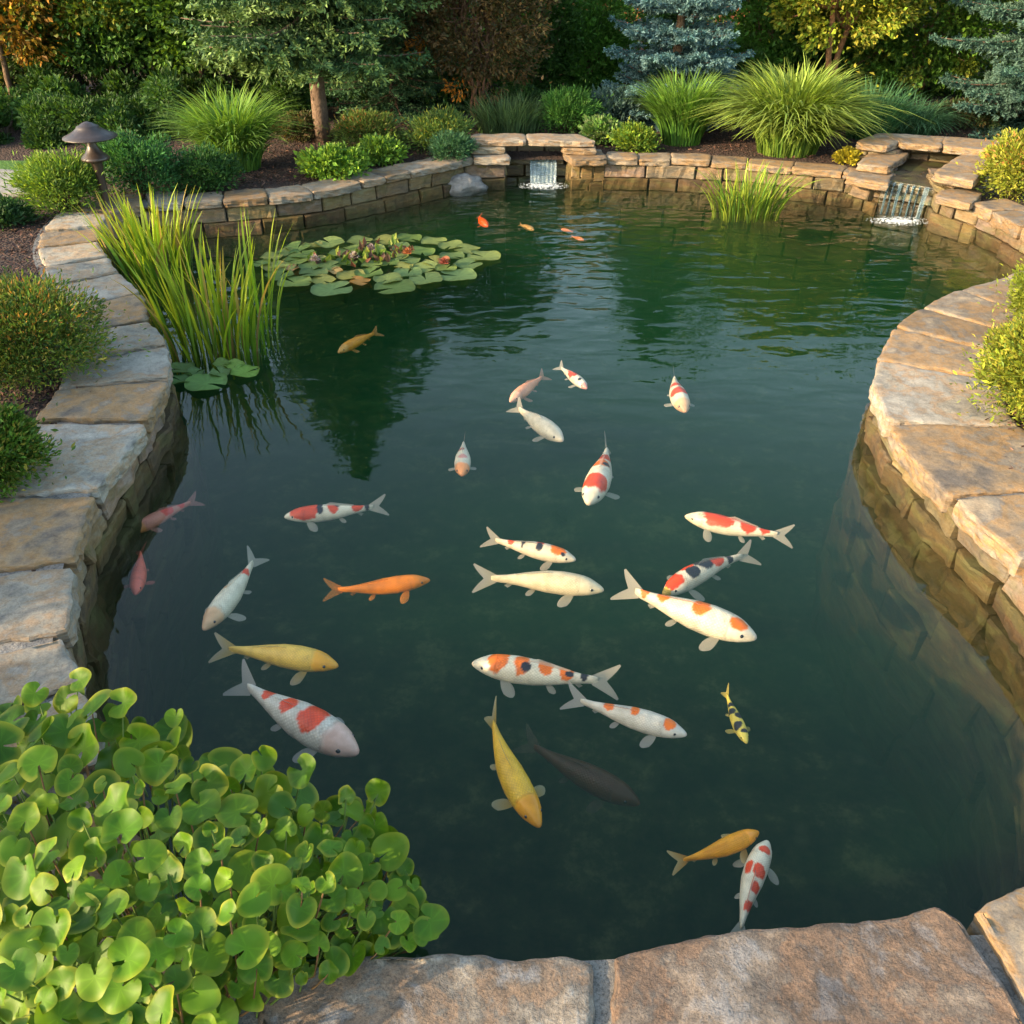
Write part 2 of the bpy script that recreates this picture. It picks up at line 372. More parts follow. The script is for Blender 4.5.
# ------------------------------------------------------------------ stone slabs
def slab(name, inner, outer, zt, th, mat, parent, step=0.03, tint=(1, 1, 1), seed=None, jag=0.012, tilt=0.006, wob=0.004, label=None):
    """a rough split flagstone between an inner and an outer edge line"""
    seed = seed if seed is not None else rng.random() * 50
    inner = np.asarray(inner, float)[:, :2]; outer = np.asarray(outer, float)[:, :2]
    Lm = max(np.sum(np.linalg.norm(np.diff(inner, axis=0), axis=1)), np.sum(np.linalg.norm(np.diff(outer, axis=0), axis=1)))
    nu = max(4, int(Lm / step)); I = resample(inner, nu); O = resample(outer, nu)
    wd = np.mean(np.linalg.norm(I - O, axis=1)); nv = max(3, int(wd / step))
    G = np.zeros((nu, nv, 3))
    for j in range(nv):
        G[:, j, :2] = I + (O - I) * (j / (nv - 1))
    cen = G.reshape(-1, 3).mean(0)[:2]
    # round the corners of the plan a little and make the outline wander
    per = [(i, 0) for i in range(nu)] + [(nu - 1, j) for j in range(1, nv)] + [(i, nv - 1) for i in range(nu - 2, -1, -1)] + [(0, j) for j in range(nv - 2, 0, -1)]
    R = np.array([G[i, j, :2] for i, j in per]); n = len(R)
    Rs = R.copy()
    Rs = (np.roll(Rs, 1, 0) + Rs * 3 + np.roll(Rs, -1, 0)) / 5
    tg = np.roll(Rs, -1, 0) - np.roll(Rs, 1, 0); tg /= np.linalg.norm(tg, axis=1)[:, None] + 1e-9
    nn = np.stack([tg[:, 1], -tg[:, 0]], 1)
    if np.mean(np.einsum('ij,ij->i', nn, Rs - cen)) < 0: nn = -nn
    wv = np.array([nz((p[0], p[1], 0), 5.0, seed) * jag * 1.6 + nz((p[0], p[1], 0), 22.0, seed) * jag * 0.7 for p in Rs])
    R2 = Rs + nn * (wv * (1 if Lm > .3 else .6) - 0.002)[:, None]
    rng2 = np.random.default_rng(int(seed * 1000) % 99991)
    ta, tb = rng2.normal(0, tilt, 2)
    def ztop(x, y):
        q = nz((x, y, 0), 3.0, seed); f = nz((x, y, 0), 11.0, seed)
        st = math.floor((q + 0.6 * f) * 4) / 4
        return zt + wob * (0.8 * q + 0.5 * f + 0.8 * st) + ta * (x - cen[0]) + tb * (y - cen[1])
    for k, (i, j) in enumerate(per): G[i, j, :2] = R2[k] - nn[k] * 0.006
    for i in range(nu):
        for j in range(nv): G[i, j, 2] = ztop(G[i, j, 0], G[i, j, 1])
    V = [G.reshape(-1, 3)]; F = grid_faces(nu, nv)
    idx = [i * nv + j for i, j in per]
    prof = [(0.002, -0.003), (0.005, -0.012)] + [(0.004, -th * f) for f in (0.3, 0.5, 0.7, 0.88)] + [(-0.006, -th)]
    prev = idx; nb = nu * nv
    for k, (o_, dz) in enumerate(prof):
        dd = np.array([o_ + (0.3 + 0.7 * (k > 0)) * jag * (0.9 * nz((p[0], p[1], dz * 2.5), 14.0, seed + 3) + 0.8 * nz((p[0], p[1], dz * 2), 34.0, seed)) for p in R2])
        P = R2 + nn * dd[:, None]
        zz = np.array([ztop(R2[q][0], R2[q][1]) if k < 2 else zt for q in range(n)]) + dz
        V.append(np.c_[P, zz]); cur = list(range(nb, nb + n)); nb += n
        for q in range(n): F.append([prev[q], cur[q], cur[(q + 1) % n], prev[(q + 1) % n]])
        prev = cur
    F.append(prev)
    V = np.vstack(V)
    f = 1 + 0.10 * rng2.normal(); c = np.array(tint) * np.clip(f, 0.8, 1.2)
    o = mesh_obj(name, V, F, mat, parent, col=np.tile(c, (len(V), 1)), smooth=True)
    ntop = (nu - 1) * (nv - 1); o.data.polygons.foreach_set('use_smooth', np.arange(len(o.data.polygons)) < ntop)
    if label: o['label'] = label
    return o

def px_slab(parent, FL, FR, BR, BL, z, th, mat, name='slab', **kw):
    """slab from the pixels of its four top corners"""
    return slab(name, [at(*FL, z), at(*FR, z)], [at(*BL, z), at(*BR, z)], z, th, mat, parent, **kw)

def seg(i0, i1, d):
    ii = np.arange(int(i0), int(i1) + 1) % len(PATH)
    return off(d)[ii]

def run_slabs(parent, joints, wid_fn, mats, gap=0.012, th=0.075, i_off=0, zfn=None, step_fn=None, tint_fn=None):
    """joints: indices along PATH"""
    for k in range(len(joints) - 1):
        a, b = joints[k], joints[k + 1]
        wid = wid_fn(k) if callable(wid_fn) else wid_fn
        inn = seg(a, b, 0.0); out = seg(a, b, wid)
        li = np.linalg.norm(np.diff(inn, axis=0), axis=1).sum(); lo = np.linalg.norm(np.diff(out, axis=0), axis=1).sum()
        def trim(P, L_):
            P = resample(P, 40); s = np.linspace(0, L_, 40); g = (gap(k) if callable(gap) else gap) / 2 * (1 + rng.random())
            keep = np.linspace(g, L_ - g, 30)
            return np.stack([np.interp(keep, s, P[:, q]) for q in range(2)], 1)
        mid = inn.mean(0); dist = np.linalg.norm(mid)
        st = 0.022 if dist < 5 else 0.026
        m = mats[k % len(mats)]
        dz = rng.normal(0, 0.0025)
        slab('coping_stone', trim(inn, li), trim(out, lo), ZT + dz, (th(k) if callable(th) else th) + rng.normal(0, 0.004), m, parent, step=st, jag=0.011,
             tint=tint_fn(k) if tint_fn else (1, 1, 1))

def wall_block(mb, P0, P1, n0, n1, z0, z1, depth, seed, tone, res=0.035, bulge=0.016):
    """front face of one block between two plan points, rounded edges, set into the wall"""
    Lb = np.linalg.norm(P1 - P0); nu = max(4, int(Lb / res)); nv = max(4, int((z1 - z0) / res) + 1)
    V = []; C = []
    H_ = z1 - z0; eu_, ev_ = min(.2, 0.008 / Lb), min(.2, 0.008 / H_)
    us = np.r_[0, np.linspace(eu_, 1 - eu_, nu - 2), 1]; vs = np.r_[0, np.linspace(ev_, 1 - ev_, max(2, nv - 2)), 1]; nv = len(vs)
    tw = np.random.default_rng(int(seed * 100)).normal(0, 0.006, 2)
    for i in range(nu + 2):
        for j in range(nv + 2):
            u = us[min(max(i - 1, 0), nu - 1)]; v = vs[min(max(j - 1, 0), nv - 1)]
            edge = (i == 0 or i == nu + 1 or j == 0 or j == nv + 1)
            p = P0 + (P1 - P0) * u; nn = n0 + (n1 - n0) * u; nn = nn / np.linalg.norm(nn)
            eu = min(u, 1 - u) * Lb; ev = min(v, 1 - v) * (z1 - z0); e = min(eu, ev)
            rd = 0.010 * max(0, 1 - e / 0.008) + tw[0] * (u - .5) * 2 + tw[1] * (v - .5) * 2
            z = z0 + (z1 - z0) * v
            nq = nz((p[0], p[1], z), 9.0, seed) * bulge + nz((p[0], p[1], z), 24.0, seed) * bulge * 0.7
            d = (rd if not edge else depth) - nq * (0 if edge else 1)
            q = p + nn * d
            V.append([q[0], q[1], z + (0 if edge else nz((p[0], p[1], z), 12, seed + 4) * 0.005)]); C.append(tone)
    mb.add(V, grid_faces(nu + 2, nv + 2), np.array(C))

def course_wall(parent, i0, i1, name='stone_courses', mat=BLOCK, rows=None, tints=None, lens=(0.2, 0.42)):
    mb = MB()
    rows = rows or [(0.163, 0.060, 0.024), (0.056, -0.045, 0.010), (-0.05, -0.19, 0.0), (-0.195, -0.34, -0.01), (-0.345, -0.5, -0.02), (-0.505, -0.68, -0.03), (-0.685, -0.86, -0.035), (-0.865, -1.08, -0.04)]
    for r, (zt, zb, o_) in enumerate(rows):
        P = seg(i0, i1, o_); Nn = OUTN[np.arange(i0, i1 + 1) % len(PATH)]
        s = np.r_[0, np.cumsum(np.linalg.norm(np.diff(P, axis=0), axis=1))]; L_ = s[-1]; c = -rng.random() * 0.2
        while c < L_:
            w = rng.uniform(*lens) * (1.0 if r < 2 else 1.2); a, b = max(c, 0), min(c + w - 0.012, L_)
            if b - a > 0.05:
                g = lambda q, A: np.array([np.interp(q, s, A[:, k]) for k in range(2)])
                # follow the curve in pieces short enough to bend
                tone = np.array([1, 1, 1.]) * rng.uniform(0.72, 1.25) * (np.array([1.0, rng.uniform(0.88, 1.02), rng.uniform(0.72, 1.05)]))
                if zt < 0: tone = tone * np.array([.25, .23, .10])      # algae-covered below the waterline
                elif zt < .1: tone = tone * np.array([.50, .46, .33])
                wall_block(mb, g(a, P), g(b, P), g(a, Nn), g(b, Nn), zb, zt, 0.11, rng.random() * 90, tone, res=0.026 if r < 3 else 0.06, bulge=0.020 if r < 2 else 0.03)
            c += w
    o = mb.build(name, mat, parent, smooth=False)
    # mortar backing
    P = seg(i0, i1, 0.07); n = len(P)
    V = np.vstack([np.c_[P, np.full(n, 0.15)], np.c_[P, np.full(n, -1.2)]])
    mesh_obj('mortar', V, [[i, i + 1, n + i + 1, n + i] for i in range(n - 1)], MORTAR, o, col=np.ones((2 * n, 3)) * 0.6)
    return o

def mortar_bed(parent, i0, i1, w, dz=-0.022, inset=0.035):
    a = seg(i0, i1, inset); b = seg(i0, i1, w - 0.03); n = len(a)
    G = np.zeros((n, 6, 3))
    for j in range(6):
        G[:, j, :2] = a + (b - a) * j / 5; G[:, j, 2] = ZT + dz + 0.006 * nzv(np.c_[G[:, j, :2], np.zeros(n)], 20.0)
    V = G.reshape(-1, 3)
    # underside down so it has body
    mesh_obj('mortar_bed', V, grid_faces(n, 6), MORTAR, parent, col=np.ones((len(V), 3)), smooth=True)

# ---- left bank wall
def J(k, base_i=0): return base_i + int(round(k * NS))
wl = thing('stone_pond_wall', (*A_(80, 560), 0.0), 'long curving pale grey flagstone wall of the left bank, ending at the central waterfall', 'pond wall')
jl = [J(k) for k in (0, 1.4, 3, 4.5, 6.2, 7.0, 8.0, 9.0, 10.0, 11.0, 12.0, 13.0, 14.0, 14.5, 15.0, 15.5, 16.2, 17.2, 18.0, 19.0, 20.0, 21.0, 22.0, 23.0, 24.0, 26.0)]
wl_w = lambda k: 0.46 if k < 9 else (0.35 if k < 18 else 0.27)
run_slabs(wl, jl, wl_w, [STONE, STONE_WARM, STONE, STONE, STONE, STONE_WARM, STONE, STONE_WARM, STONE], gap=lambda k: .03 if k < 18 else .004, th=lambda k: .08 if k < 17 else .056,
          tint_fn=lambda k: (0.98, 1.0, 1.02) if k < 18 else (0.85, 0.83, 0.8))
course_wall(wl, 0, J(27))
mortar_bed(wl, 0, J(16), 0.42); mortar_bed(wl, J(16), J(26), 0.26)

# ---- wall between the two waterfalls
wm = thing('stone_pond_wall', (*A_(711, 161), 0.0), 'far straight low stone wall between the two waterfalls, in front of the tall ornamental grasses', 'pond wall')
jm = [J(k, iM) for k in (1, 2, 3, 4, 5, 6, 7, 8)]
run_slabs(wm, jm, 0.22, [STONE_WARM, STONE_WARM, STONE_WARM], gap=0.006, th=0.058)
course_wall(wm, iM, J(8, iM)); mortar_bed(wm, iM + 4, J(8, iM), 0.21)

# ---- right bank wall
wr = thing('stone_pond_wall', (*A_(947, 493), 0.0), 'sunlit right bank wall of broad tan flagstones bulging into the pond', 'pond wall')
jr = [J(k, iR) for k in (1, 2, 3, 4, 5, 6, 7, 8, 9, 10, 12.05, 14.1, 16.0, 17.1, 18.2, 19.2, 20.2, 21.0)]
run_slabs(wr, jr, lambda k: 0.3 if k < 4 else 0.52, [STONE_WARM, STONE_WARM, STONE_WARM, STONE_WARM, STONE], gap=0.016, th=0.09)
course_wall(wr, iR, iN); mortar_bed(wr, iR + 12, J(5, iR), 0.28); mortar_bed(wr, J(5, iR), J(21, iR), 0.48)

# ---- near edge: big rough slabs at the photographer's feet
wnr = thing('stone_pond_wall', (*A_(613, 956), 0.0), 'near edge wall of big rough brown flagstones along the bottom of the photo', 'pond wall')
slab('coping_stone', [at(*p, ZT)[:2] for p in [(262, 985), (374, 953), (440, 952), (477, 954), (514, 961), (560, 960), (590, 965)]], [at(*p, ZT)[:2] for p in [(240, 1130), (596, 1130)]], ZT, 0.10, STONE_RUST, wnr, step=0.012, jag=0.008, tint=(1.25, 1.3, 1.3), seed=4.0, wob=0.006)
slab('coping_stone', [at(*p, ZT)[:2] for p in [(613, 956), (674, 942), (708, 939), (742, 932), (824, 925), (889, 917), (937, 909), (958, 925)]], [at(*p, ZT)[:2] for p in [(626, 1130), (1095, 1130)]], ZT + 0.008, 0.11, STONE_RUST, wnr, step=0.012, jag=0.008, tint=(1.0, .98, .97), seed=11.3, wob=0.008)
slab('coping_stone', [at(*p, ZT)[:2] for p in [(972, 912), (1024, 889), (1070, 868), (1100, 850)]], [at(*p, ZT)[:2] for p in [(1115, 1130), (1290, 1040)]], ZT + 0.004, 0.11, STONE_WARM, wnr, step=0.015, jag=0.008, seed=21.0)
slab('coping_stone', [at(*p, ZT)[:2] for p in [(60, 880), (120, 905), (190, 950), (240, 990)]], [at(*p, ZT)[:2] for p in [(-60, 1120), (225, 1130)]], ZT, 0.11, STONE, wnr, step=0.03, jag=0.01, seed=31.0)
course_wall(wnr, iN - 6, len(PATH) - 1)
G = []
for i, u in enumerate(np.linspace(0, 1, 60)):
    for j, v in enumerate(np.linspace(0, 1, 14)):
        a = at(150 + 950 * u, 985 - 62 * u + (0 if u < .9 else -20), ZT)[:2]; b = at(100 + 1050 * u, 1130, ZT)[:2]
        p = a + (b - a) * v; G.append([p[0], p[1], ZT - 0.016 + 0.004 * nz((p[0], p[1], 0), 30)])
mesh_obj('mortar_bed', G, grid_faces(60, 14), MORTAR, wnr, col=np.ones((len(G), 3)) * np.array([1.15, 1.08, .98]), smooth=True)

# ------------------------------------------------------------------ central waterfall
def box_blocks(parent, pts, z0, z1, rows, name='stone_courses', mat=BLOCK, lens=(0.1, 0.22), tone_mul=1.0):
    """stone facing along an open plan line (front on the right-hand side of travel is the camera side)"""
    mb = MB(); P = resample(np.asarray(pts, float), step=0.03)
    tg = np.gradient(P, axis=0); tg /= np.linalg.norm(tg, axis=1)[:, None]; Nn = np.stack([-tg[:, 1], tg[:, 0]], 1)
    s = np.r_[0, np.cumsum(np.linalg.norm(np.diff(P, axis=0), axis=1))]; L_ = s[-1]
    hs = np.linspace(z0, z1, rows + 1); hs[1:-1] += rng.uniform(-.28, .28, rows - 1) * (z1 - z0) / rows
    for r in range(rows):
        c = -rng.random() * 0.08
        while c < L_:
            w = rng.uniform(lens[0] * .8, lens[1] * 1.5); a, b = max(c, 0), min(c + w - 0.008, L_)
            if b - a > 0.03:
                g = lambda q, A: np.array([np.interp(q, s, A[:, k]) for k in range(2)])
                tone = np.array([1, rng.uniform(0.9, 1.02), rng.uniform(0.75, 1.02)]) * rng.uniform(0.75, 1.25) * tone_mul
                if hs[r + 1] < .03: tone = tone * np.array([.28, .27, .14])      # algae below the waterline
                elif hs[r] < .03: tone = tone * np.array([.6, .56, .42])
                wall_block(mb, g(a, P), g(b, P), g(a, Nn), g(b, Nn), hs[r] + 0.003, hs[r + 1] - 0.003, 0.07, rng.random() * 90, tone, bulge=0.012)
            c += w
    return mb.build(name, mat, parent, smooth=False)

def solid(parent, pts, z0, z1, mat, name, tone=0.5):
    n = len(pts); V = [[*p[:2], z0] for p in pts] + [[*p[:2], z1] for p in pts]
    F = [list(range(n)), [n + i for i in range(n)][::-1]] + [[i, (i + 1) % n, n + (i + 1) % n, n + i] for i in range(n)]
    return mesh_obj(name, V, F, mat, parent, col=np.ones((2 * n, 3)) * tone)

y0 = at(505, 158, ZT)[1]
wc = thing('stone_waterfall', (*at(540, 160, 0.0)[:2], 0.0), 'grey stacked stone spillway with a wide slab lintel in the centre of the far bank', 'waterfall')
px_slab(wc, (474, 158), (510, 158), (505, 150), (471, 150), 0.232, 0.06, STONE, seed=1.2)
px_slab(wc, (470, 148), (505, 148), (502, 140), (468, 140), 0.286, 0.052, STONE, seed=2.2, tint=(.9, .9, .85))
px_slab(wc, (466, 140), (527, 140), (525, 133.5), (474, 133.5), 0.342, 0.05, STONE, seed=3.2, name='lintel_slab', tint=(.95, .9, .85))
px_slab(wc, (528, 140), (596, 141), (578, 133.5), (526, 133.5), 0.342, 0.05, STONE, seed=4.2, name='lintel_slab', tint=(.95, .9, .85))
px_slab(wc, (563, 148), (597, 149), (594, 141), (561, 140), 0.286, 0.052, STONE_WARM, seed=5.2)
px_slab(wc, (572, 159), (607, 158), (602, 149), (562, 149), 0.232, 0.062, STONE_WARM, seed=6.2)
xl0, xl1, xr0 = at(472, 158, .22)[0], at(505, 158, .22)[0], at(569, 158, .22)[0]
yb = y0 + 0.42
box_blocks(wc, [(xl0, y0 + 0.01), (xl1, y0 + 0.01), (xl1 + 0.02, yb)], -0.3, 0.172, 4)
box_blocks(wc, [(xr0 - 0.01, yb), (xr0, y0 + 0.01), (at(606, 158, .22)[0], y0 + 0.01)], -0.3, 0.172, 4)
box_blocks(wc, [(xl1, yb - 0.02), (xr0, yb - 0.02)], -0.3, 0.30, 5, mat=WETROCK, name='back_wall')
box_blocks(wc, [(xl0 + 0.02, y0 + 0.10), (xl1 - 0.01, y0 + 0.10), (xl1, yb)], 0.165, 0.30, 2)
box_blocks(wc, [(xr0, yb), (xr0 + 0.01, y0 + 0.10), (at(594, 150, .25)[0], y0 + 0.10)], 0.165, 0.30, 2)
ylip = y0 + 0.20
x0l, x1l = at(530, 160, 0.17)[0], at(557, 160, 0.17)[0]
slab('spill_stone', [(xl1 + .03, ylip), (xr0 - .03, ylip)], [(xl1 + .03, yb), (xr0 - .03, yb)], 0.165, 0.045, WETROCK, wc, step=0.04, seed=8.0)
box_blocks(wc, [(xl1, ylip + 0.06), (xr0, ylip + 0.06)], -0.2, 0.118, 3, mat=WETROCK, name='spill_wall')

def fall_mat():
    m, t, out = newmat("falling_water"); L = t.links.new
    tc = N(t, "ShaderNodeTexCoord"); mp = N(t, "ShaderNodeMapping"); mp.inputs["Scale"].default_value = (75, 75, 1.2); L(tc.outputs["Object"], mp.inputs[0])
    n = N(t, "ShaderNodeTexNoise", Scale=1.0, Detail=4.0, Roughness=0.6); L(mp.outputs[0], n.inputs["Vector"])
    r = ramp(t, [(0.35, (0.10, 0.10, 0.10)), (0.72, (0.42, 0.42, 0.42))]); L(n.outputs[0], r.inputs[0])
    bp = N(t, "ShaderNodeBump", Strength=1.0, Distance=0.01); L(n.outputs[0], bp.inputs["Height"])
    tr = N(t, "ShaderNodeBsdfTransparent"); tr.inputs[0].default_value = (0.85, 0.93, 0.95, 1)
    gl = N(t, "ShaderNodeBsdfPrincipled", Roughness=0.12); gl.inputs["Base Color"].default_value = (0.48, 0.62, 0.70, 1); gl.inputs["Specular IOR Level"].default_value = 1.0
    L(bp.outputs[0], gl.inputs["Normal"])
    mx = N(t, "ShaderNodeMixShader"); L(r.outputs[0], mx.inputs[0]); L(tr.outputs[0], mx.inputs[1]); L(gl.outputs[0], mx.inputs[2]); L(mx.outputs[0], out.inputs[0]); return m
FALL = fall_mat()
FOAM = attr_mat("foam", rough=0.5, spec=0.5, noise_amt=0.1)

def sheet(name, xa, xb, ya, yb_, z_top, throw, label, cat, taper=0.04, back=0.12, parent=None):
    """arc of falling water between two lip points (xa, ya)-(xb, yb_), with thickness"""
    V = []; nu, nv = 28, 22
    a = np.array([xa, ya]); b = np.array([xb, yb_]); d = (b - a) / np.linalg.norm(b - a); fw = np.array([d[1], -d[0]])
    if fw[1] > 0: fw = -fw
    for side in (0, 1):
        for i in range(nu):
            u = i / (nu - 1); uu = taper / 2 * 1 + u * (1 - taper)
            for j in range(nv):
                v = j / (nv - 1)
                if v < 0.25: q = v / 0.25; z = z_top + 0.006; f = -back * (1 - q); us = u
                else:
                    q = (v - 0.25) / 0.75; z = z_top + 0.006 - (z_top + 0.03) * q ** 1.7; f = throw * q; us = u + (uu - u) * q
                p = a + (b - a) * us + fw * (f + 0.006 * math.sin(u * 40) + 0.004 * math.sin(u * 93 + 1) - 0.008 * side)
                V.append([p[0], p[1], z - 0.006 * side])
    F = grid_faces(nu, nv) + [f[::-1] for f in grid_faces(nu, nv, nu * nv)]
    if parent is not None: return mesh_obj(name, V, F, FALL, parent, smooth=True)
    return tag(mesh_obj(name, V, F, FALL, smooth=True, origin=(*(a + b) / 2, 0)), label, cat)

def foam(parent, c, rx, ry, n, seed):
    r_ = np.random.default_rng(seed); mb = MB()
    for k in range(n):
        a = r_.random() * 2 * PI; q = r_.random() ** 0.8; x = c[0] + rx * q * math.cos(a); y = c[1] + ry * q * math.sin(a)
        s = r_.uniform(0.002, 0.008) * (1.3 - 0.9 * q)
        oc = np.array([[1, 0, 0], [.7, .7, 0], [0, 1, 0], [-.7, .7, 0], [-1, 0, 0], [-.7, -.7, 0], [0, -1, 0], [.7, -.7, 0]])
        V = np.vstack([oc * [s * r_.uniform(1, 2.2), s, 0] + [x, y, 0.001], oc * 0.65 * [s * 1.4, s, 0] + [x, y, s * 0.7], [[x, y, s * 0.95]]])
        F = [[i, (i + 1) % 8, 8 + (i + 1) % 8, 8 + i] for i in range(8)] + [[8 + i, 8 + (i + 1) % 8, 16] for i in range(8)]
        mb.add(V, F, (0.42, 0.47, 0.5))
    return mb.build('foam', FOAM, parent, smooth=True)

s1 = sheet('falling_water', x0l, x1l, ylip, ylip, 0.165, 0.13, 'thin clear sheet of water pouring from under the grey stone lintel', 'falling water')
foam(s1, (at(543, 184, 0)[0], at(543, 186, 0)[1]), 0.22, 0.13, 420, 3)

# boulder left of the central falls
def boulder(c, r, label):
    import bmesh
    bm = bmesh.new(); bmesh.ops.create_icosphere(bm, subdivisions=4, radius=1.0)
    for v in bm.verts:
        p = v.co.copy(); k = 1 + 0.35 * mnoise.noise(p * 1.1 + Vector((3, 1, 7))) + 0.12 * mnoise.noise(p * 3.1)
        v.co = Vector((p.x * r[0] * k, p.y * r[1] * k, max(-0.06, p.z * r[2] * k * (1.25 - 0.35 * abs(p.x)))))
    me = bpy.data.meshes.new('boulder'); bm.to_mesh(me); bm.free(); me.materials.append(BOULDER)
    ca = me.color_attributes.new("Col", 'FLOAT_COLOR', 'POINT'); ca.data.foreach_set("color", np.ones(len(me.vertices) * 4, dtype=np.float32))
    for p in me.polygons: p.use_smooth = True
    o = bpy.data.objects.new('boulder', me); COL.objects.link(o); o.location = (float(c[0]), float(c[1]), 0.02); o.rotation_euler[2] = 0.2
    return tag(o, label, 'rock')
boulder(at(466, 189, 0), (0.17, 0.09, 0.075), 'grey pointed boulder in the water left of the central waterfall')

# ------------------------------------------------------------------ right waterfall
wf = thing('stone_waterfall', (*at(905, 205, 0.0)[:2], 0.0), 'golden sunlit stepped stone spillway with trickling water at the far right corner', 'waterfall')
px_slab(wf, (846, 177), (889, 184), (893, 172), (850, 167), 0.225, 0.06, STONE_WARM, seed=1.7)
px_slab(wf, (857, 163), (889, 167), (909, 153), (872, 150), 0.285, 0.06, STONE_WARM, seed=2.7)
px_slab(wf, (855, 142), (888, 146), (906, 138), (878, 133), 0.365, 0.055, STONE_WARM, seed=3.7)
px_slab(wf, (903, 143), (942, 146), (944, 136), (880, 133), 0.367, 0.05, STONE_WARM, seed=4.7)
px_slab(wf, (943, 146), (1003, 152), (1003, 140), (944, 136), 0.366, 0.055, STONE_WARM, seed=5.7)
px_slab(wf, (931, 173), (974, 181), (999, 157), (962, 154), 0.335, 0.06, STONE_WARM, seed=6.7)
px_slab(wf, (937, 196), (971, 204), (984, 192), (946, 184), 0.232, 0.055, STONE_WARM, seed=7.7)
lipL, lipR = at(885, 182, 0.205)[:2], at(939, 190, 0.205)[:2]
bL, bR = at(905, 152, 0.25)[:2], at(985, 160, 0.25)[:2]
e1 = at(852, 172, .22)[:2]
box_blocks(wf, [e1, lipL + [-.01, .0], (lipL + bL) / 2 + [.02, 0]], 0.165, 0.222, 1)
box_blocks(wf, [e1, lipL + [-.01, .0], lipL + [0.04, .25]], -0.3, 0.162, 4)
box_blocks(wf, [at(858, 150, .3)[:2], at(887, 155, .3)[:2], at(905, 150, .3)[:2]], 0.225, 0.31, 2)
box_blocks(wf, [bL + [-.1, 0], bR + [.3, 0]], 0.05, 0.312, 4, name='back_wall')
rA, rB = at(937, 193, .22)[:2], at(973, 205, .22)[:2]
box_blocks(wf, [rA + [.12, .45], rA + [.0, .02], rB + [.05, -.01]], -0.3, 0.175, 4)
box_blocks(wf, [rA + [.12, .5], rA + [.02, .07], rA + [.22, .03], rA + [.45, .2]], 0.178, 0.275, 2)
solid(wf, [rA + [.08, .15], rA + [.22, .1], rA + [.5, .3], bR + [.3, .05], bR], -0.2, 0.27, WETROCK, 'core')
slab('spill_stone', [lipL + [.0, .02], lipR + [0, .02]], [bL + [-.05, 0.1], bR + [0, .1]], 0.195, 0.05, WETROCK, wf, step=0.04, seed=9.0)
fv = (lipR - lipL) / np.linalg.norm(lipR - lipL); fn = np.array([fv[1], -fv[0]])
box_blocks(wf, [lipL + [0, .05], lipR + [0, .05]], -0.3, 0.155, 4, mat=WETROCK, name='spill_wall', lens=(0.14, 0.3), tone_mul=.5)
# little basin of water above
basin = [lipL + [.02, .05], lipR + [-.02, .05], bR + [-.08, -.02], bL + [.02, -.02]]
solid(wf, basin, 0.19, 0.207, WETROCK, 'basin_water', 0.35)
w2 = thing('falling_water', (*((lipL + lipR) / 2), 0.0), 'broken trickles of water running down the golden stones at the far right', 'falling water')
for (u0, u1, th_) in ((0.05, 0.10, .03), (0.16, 0.19, .035), (0.26, 0.33, .03), (0.42, 0.45, .045), (0.52, 0.56, .03), (0.64, 0.66, .04), (0.74, 0.84, .1)):
    a = lipL + (lipR - lipL) * u0; b = lipL + (lipR - lipL) * u1
    sheet('stream', a[0], b[0], a[1], b[1], 0.2, th_, None, None, taper=0.3, back=0.1, parent=w2)
foam(w2, at(898, 221, 0), 0.24, 0.12, 460, 5)

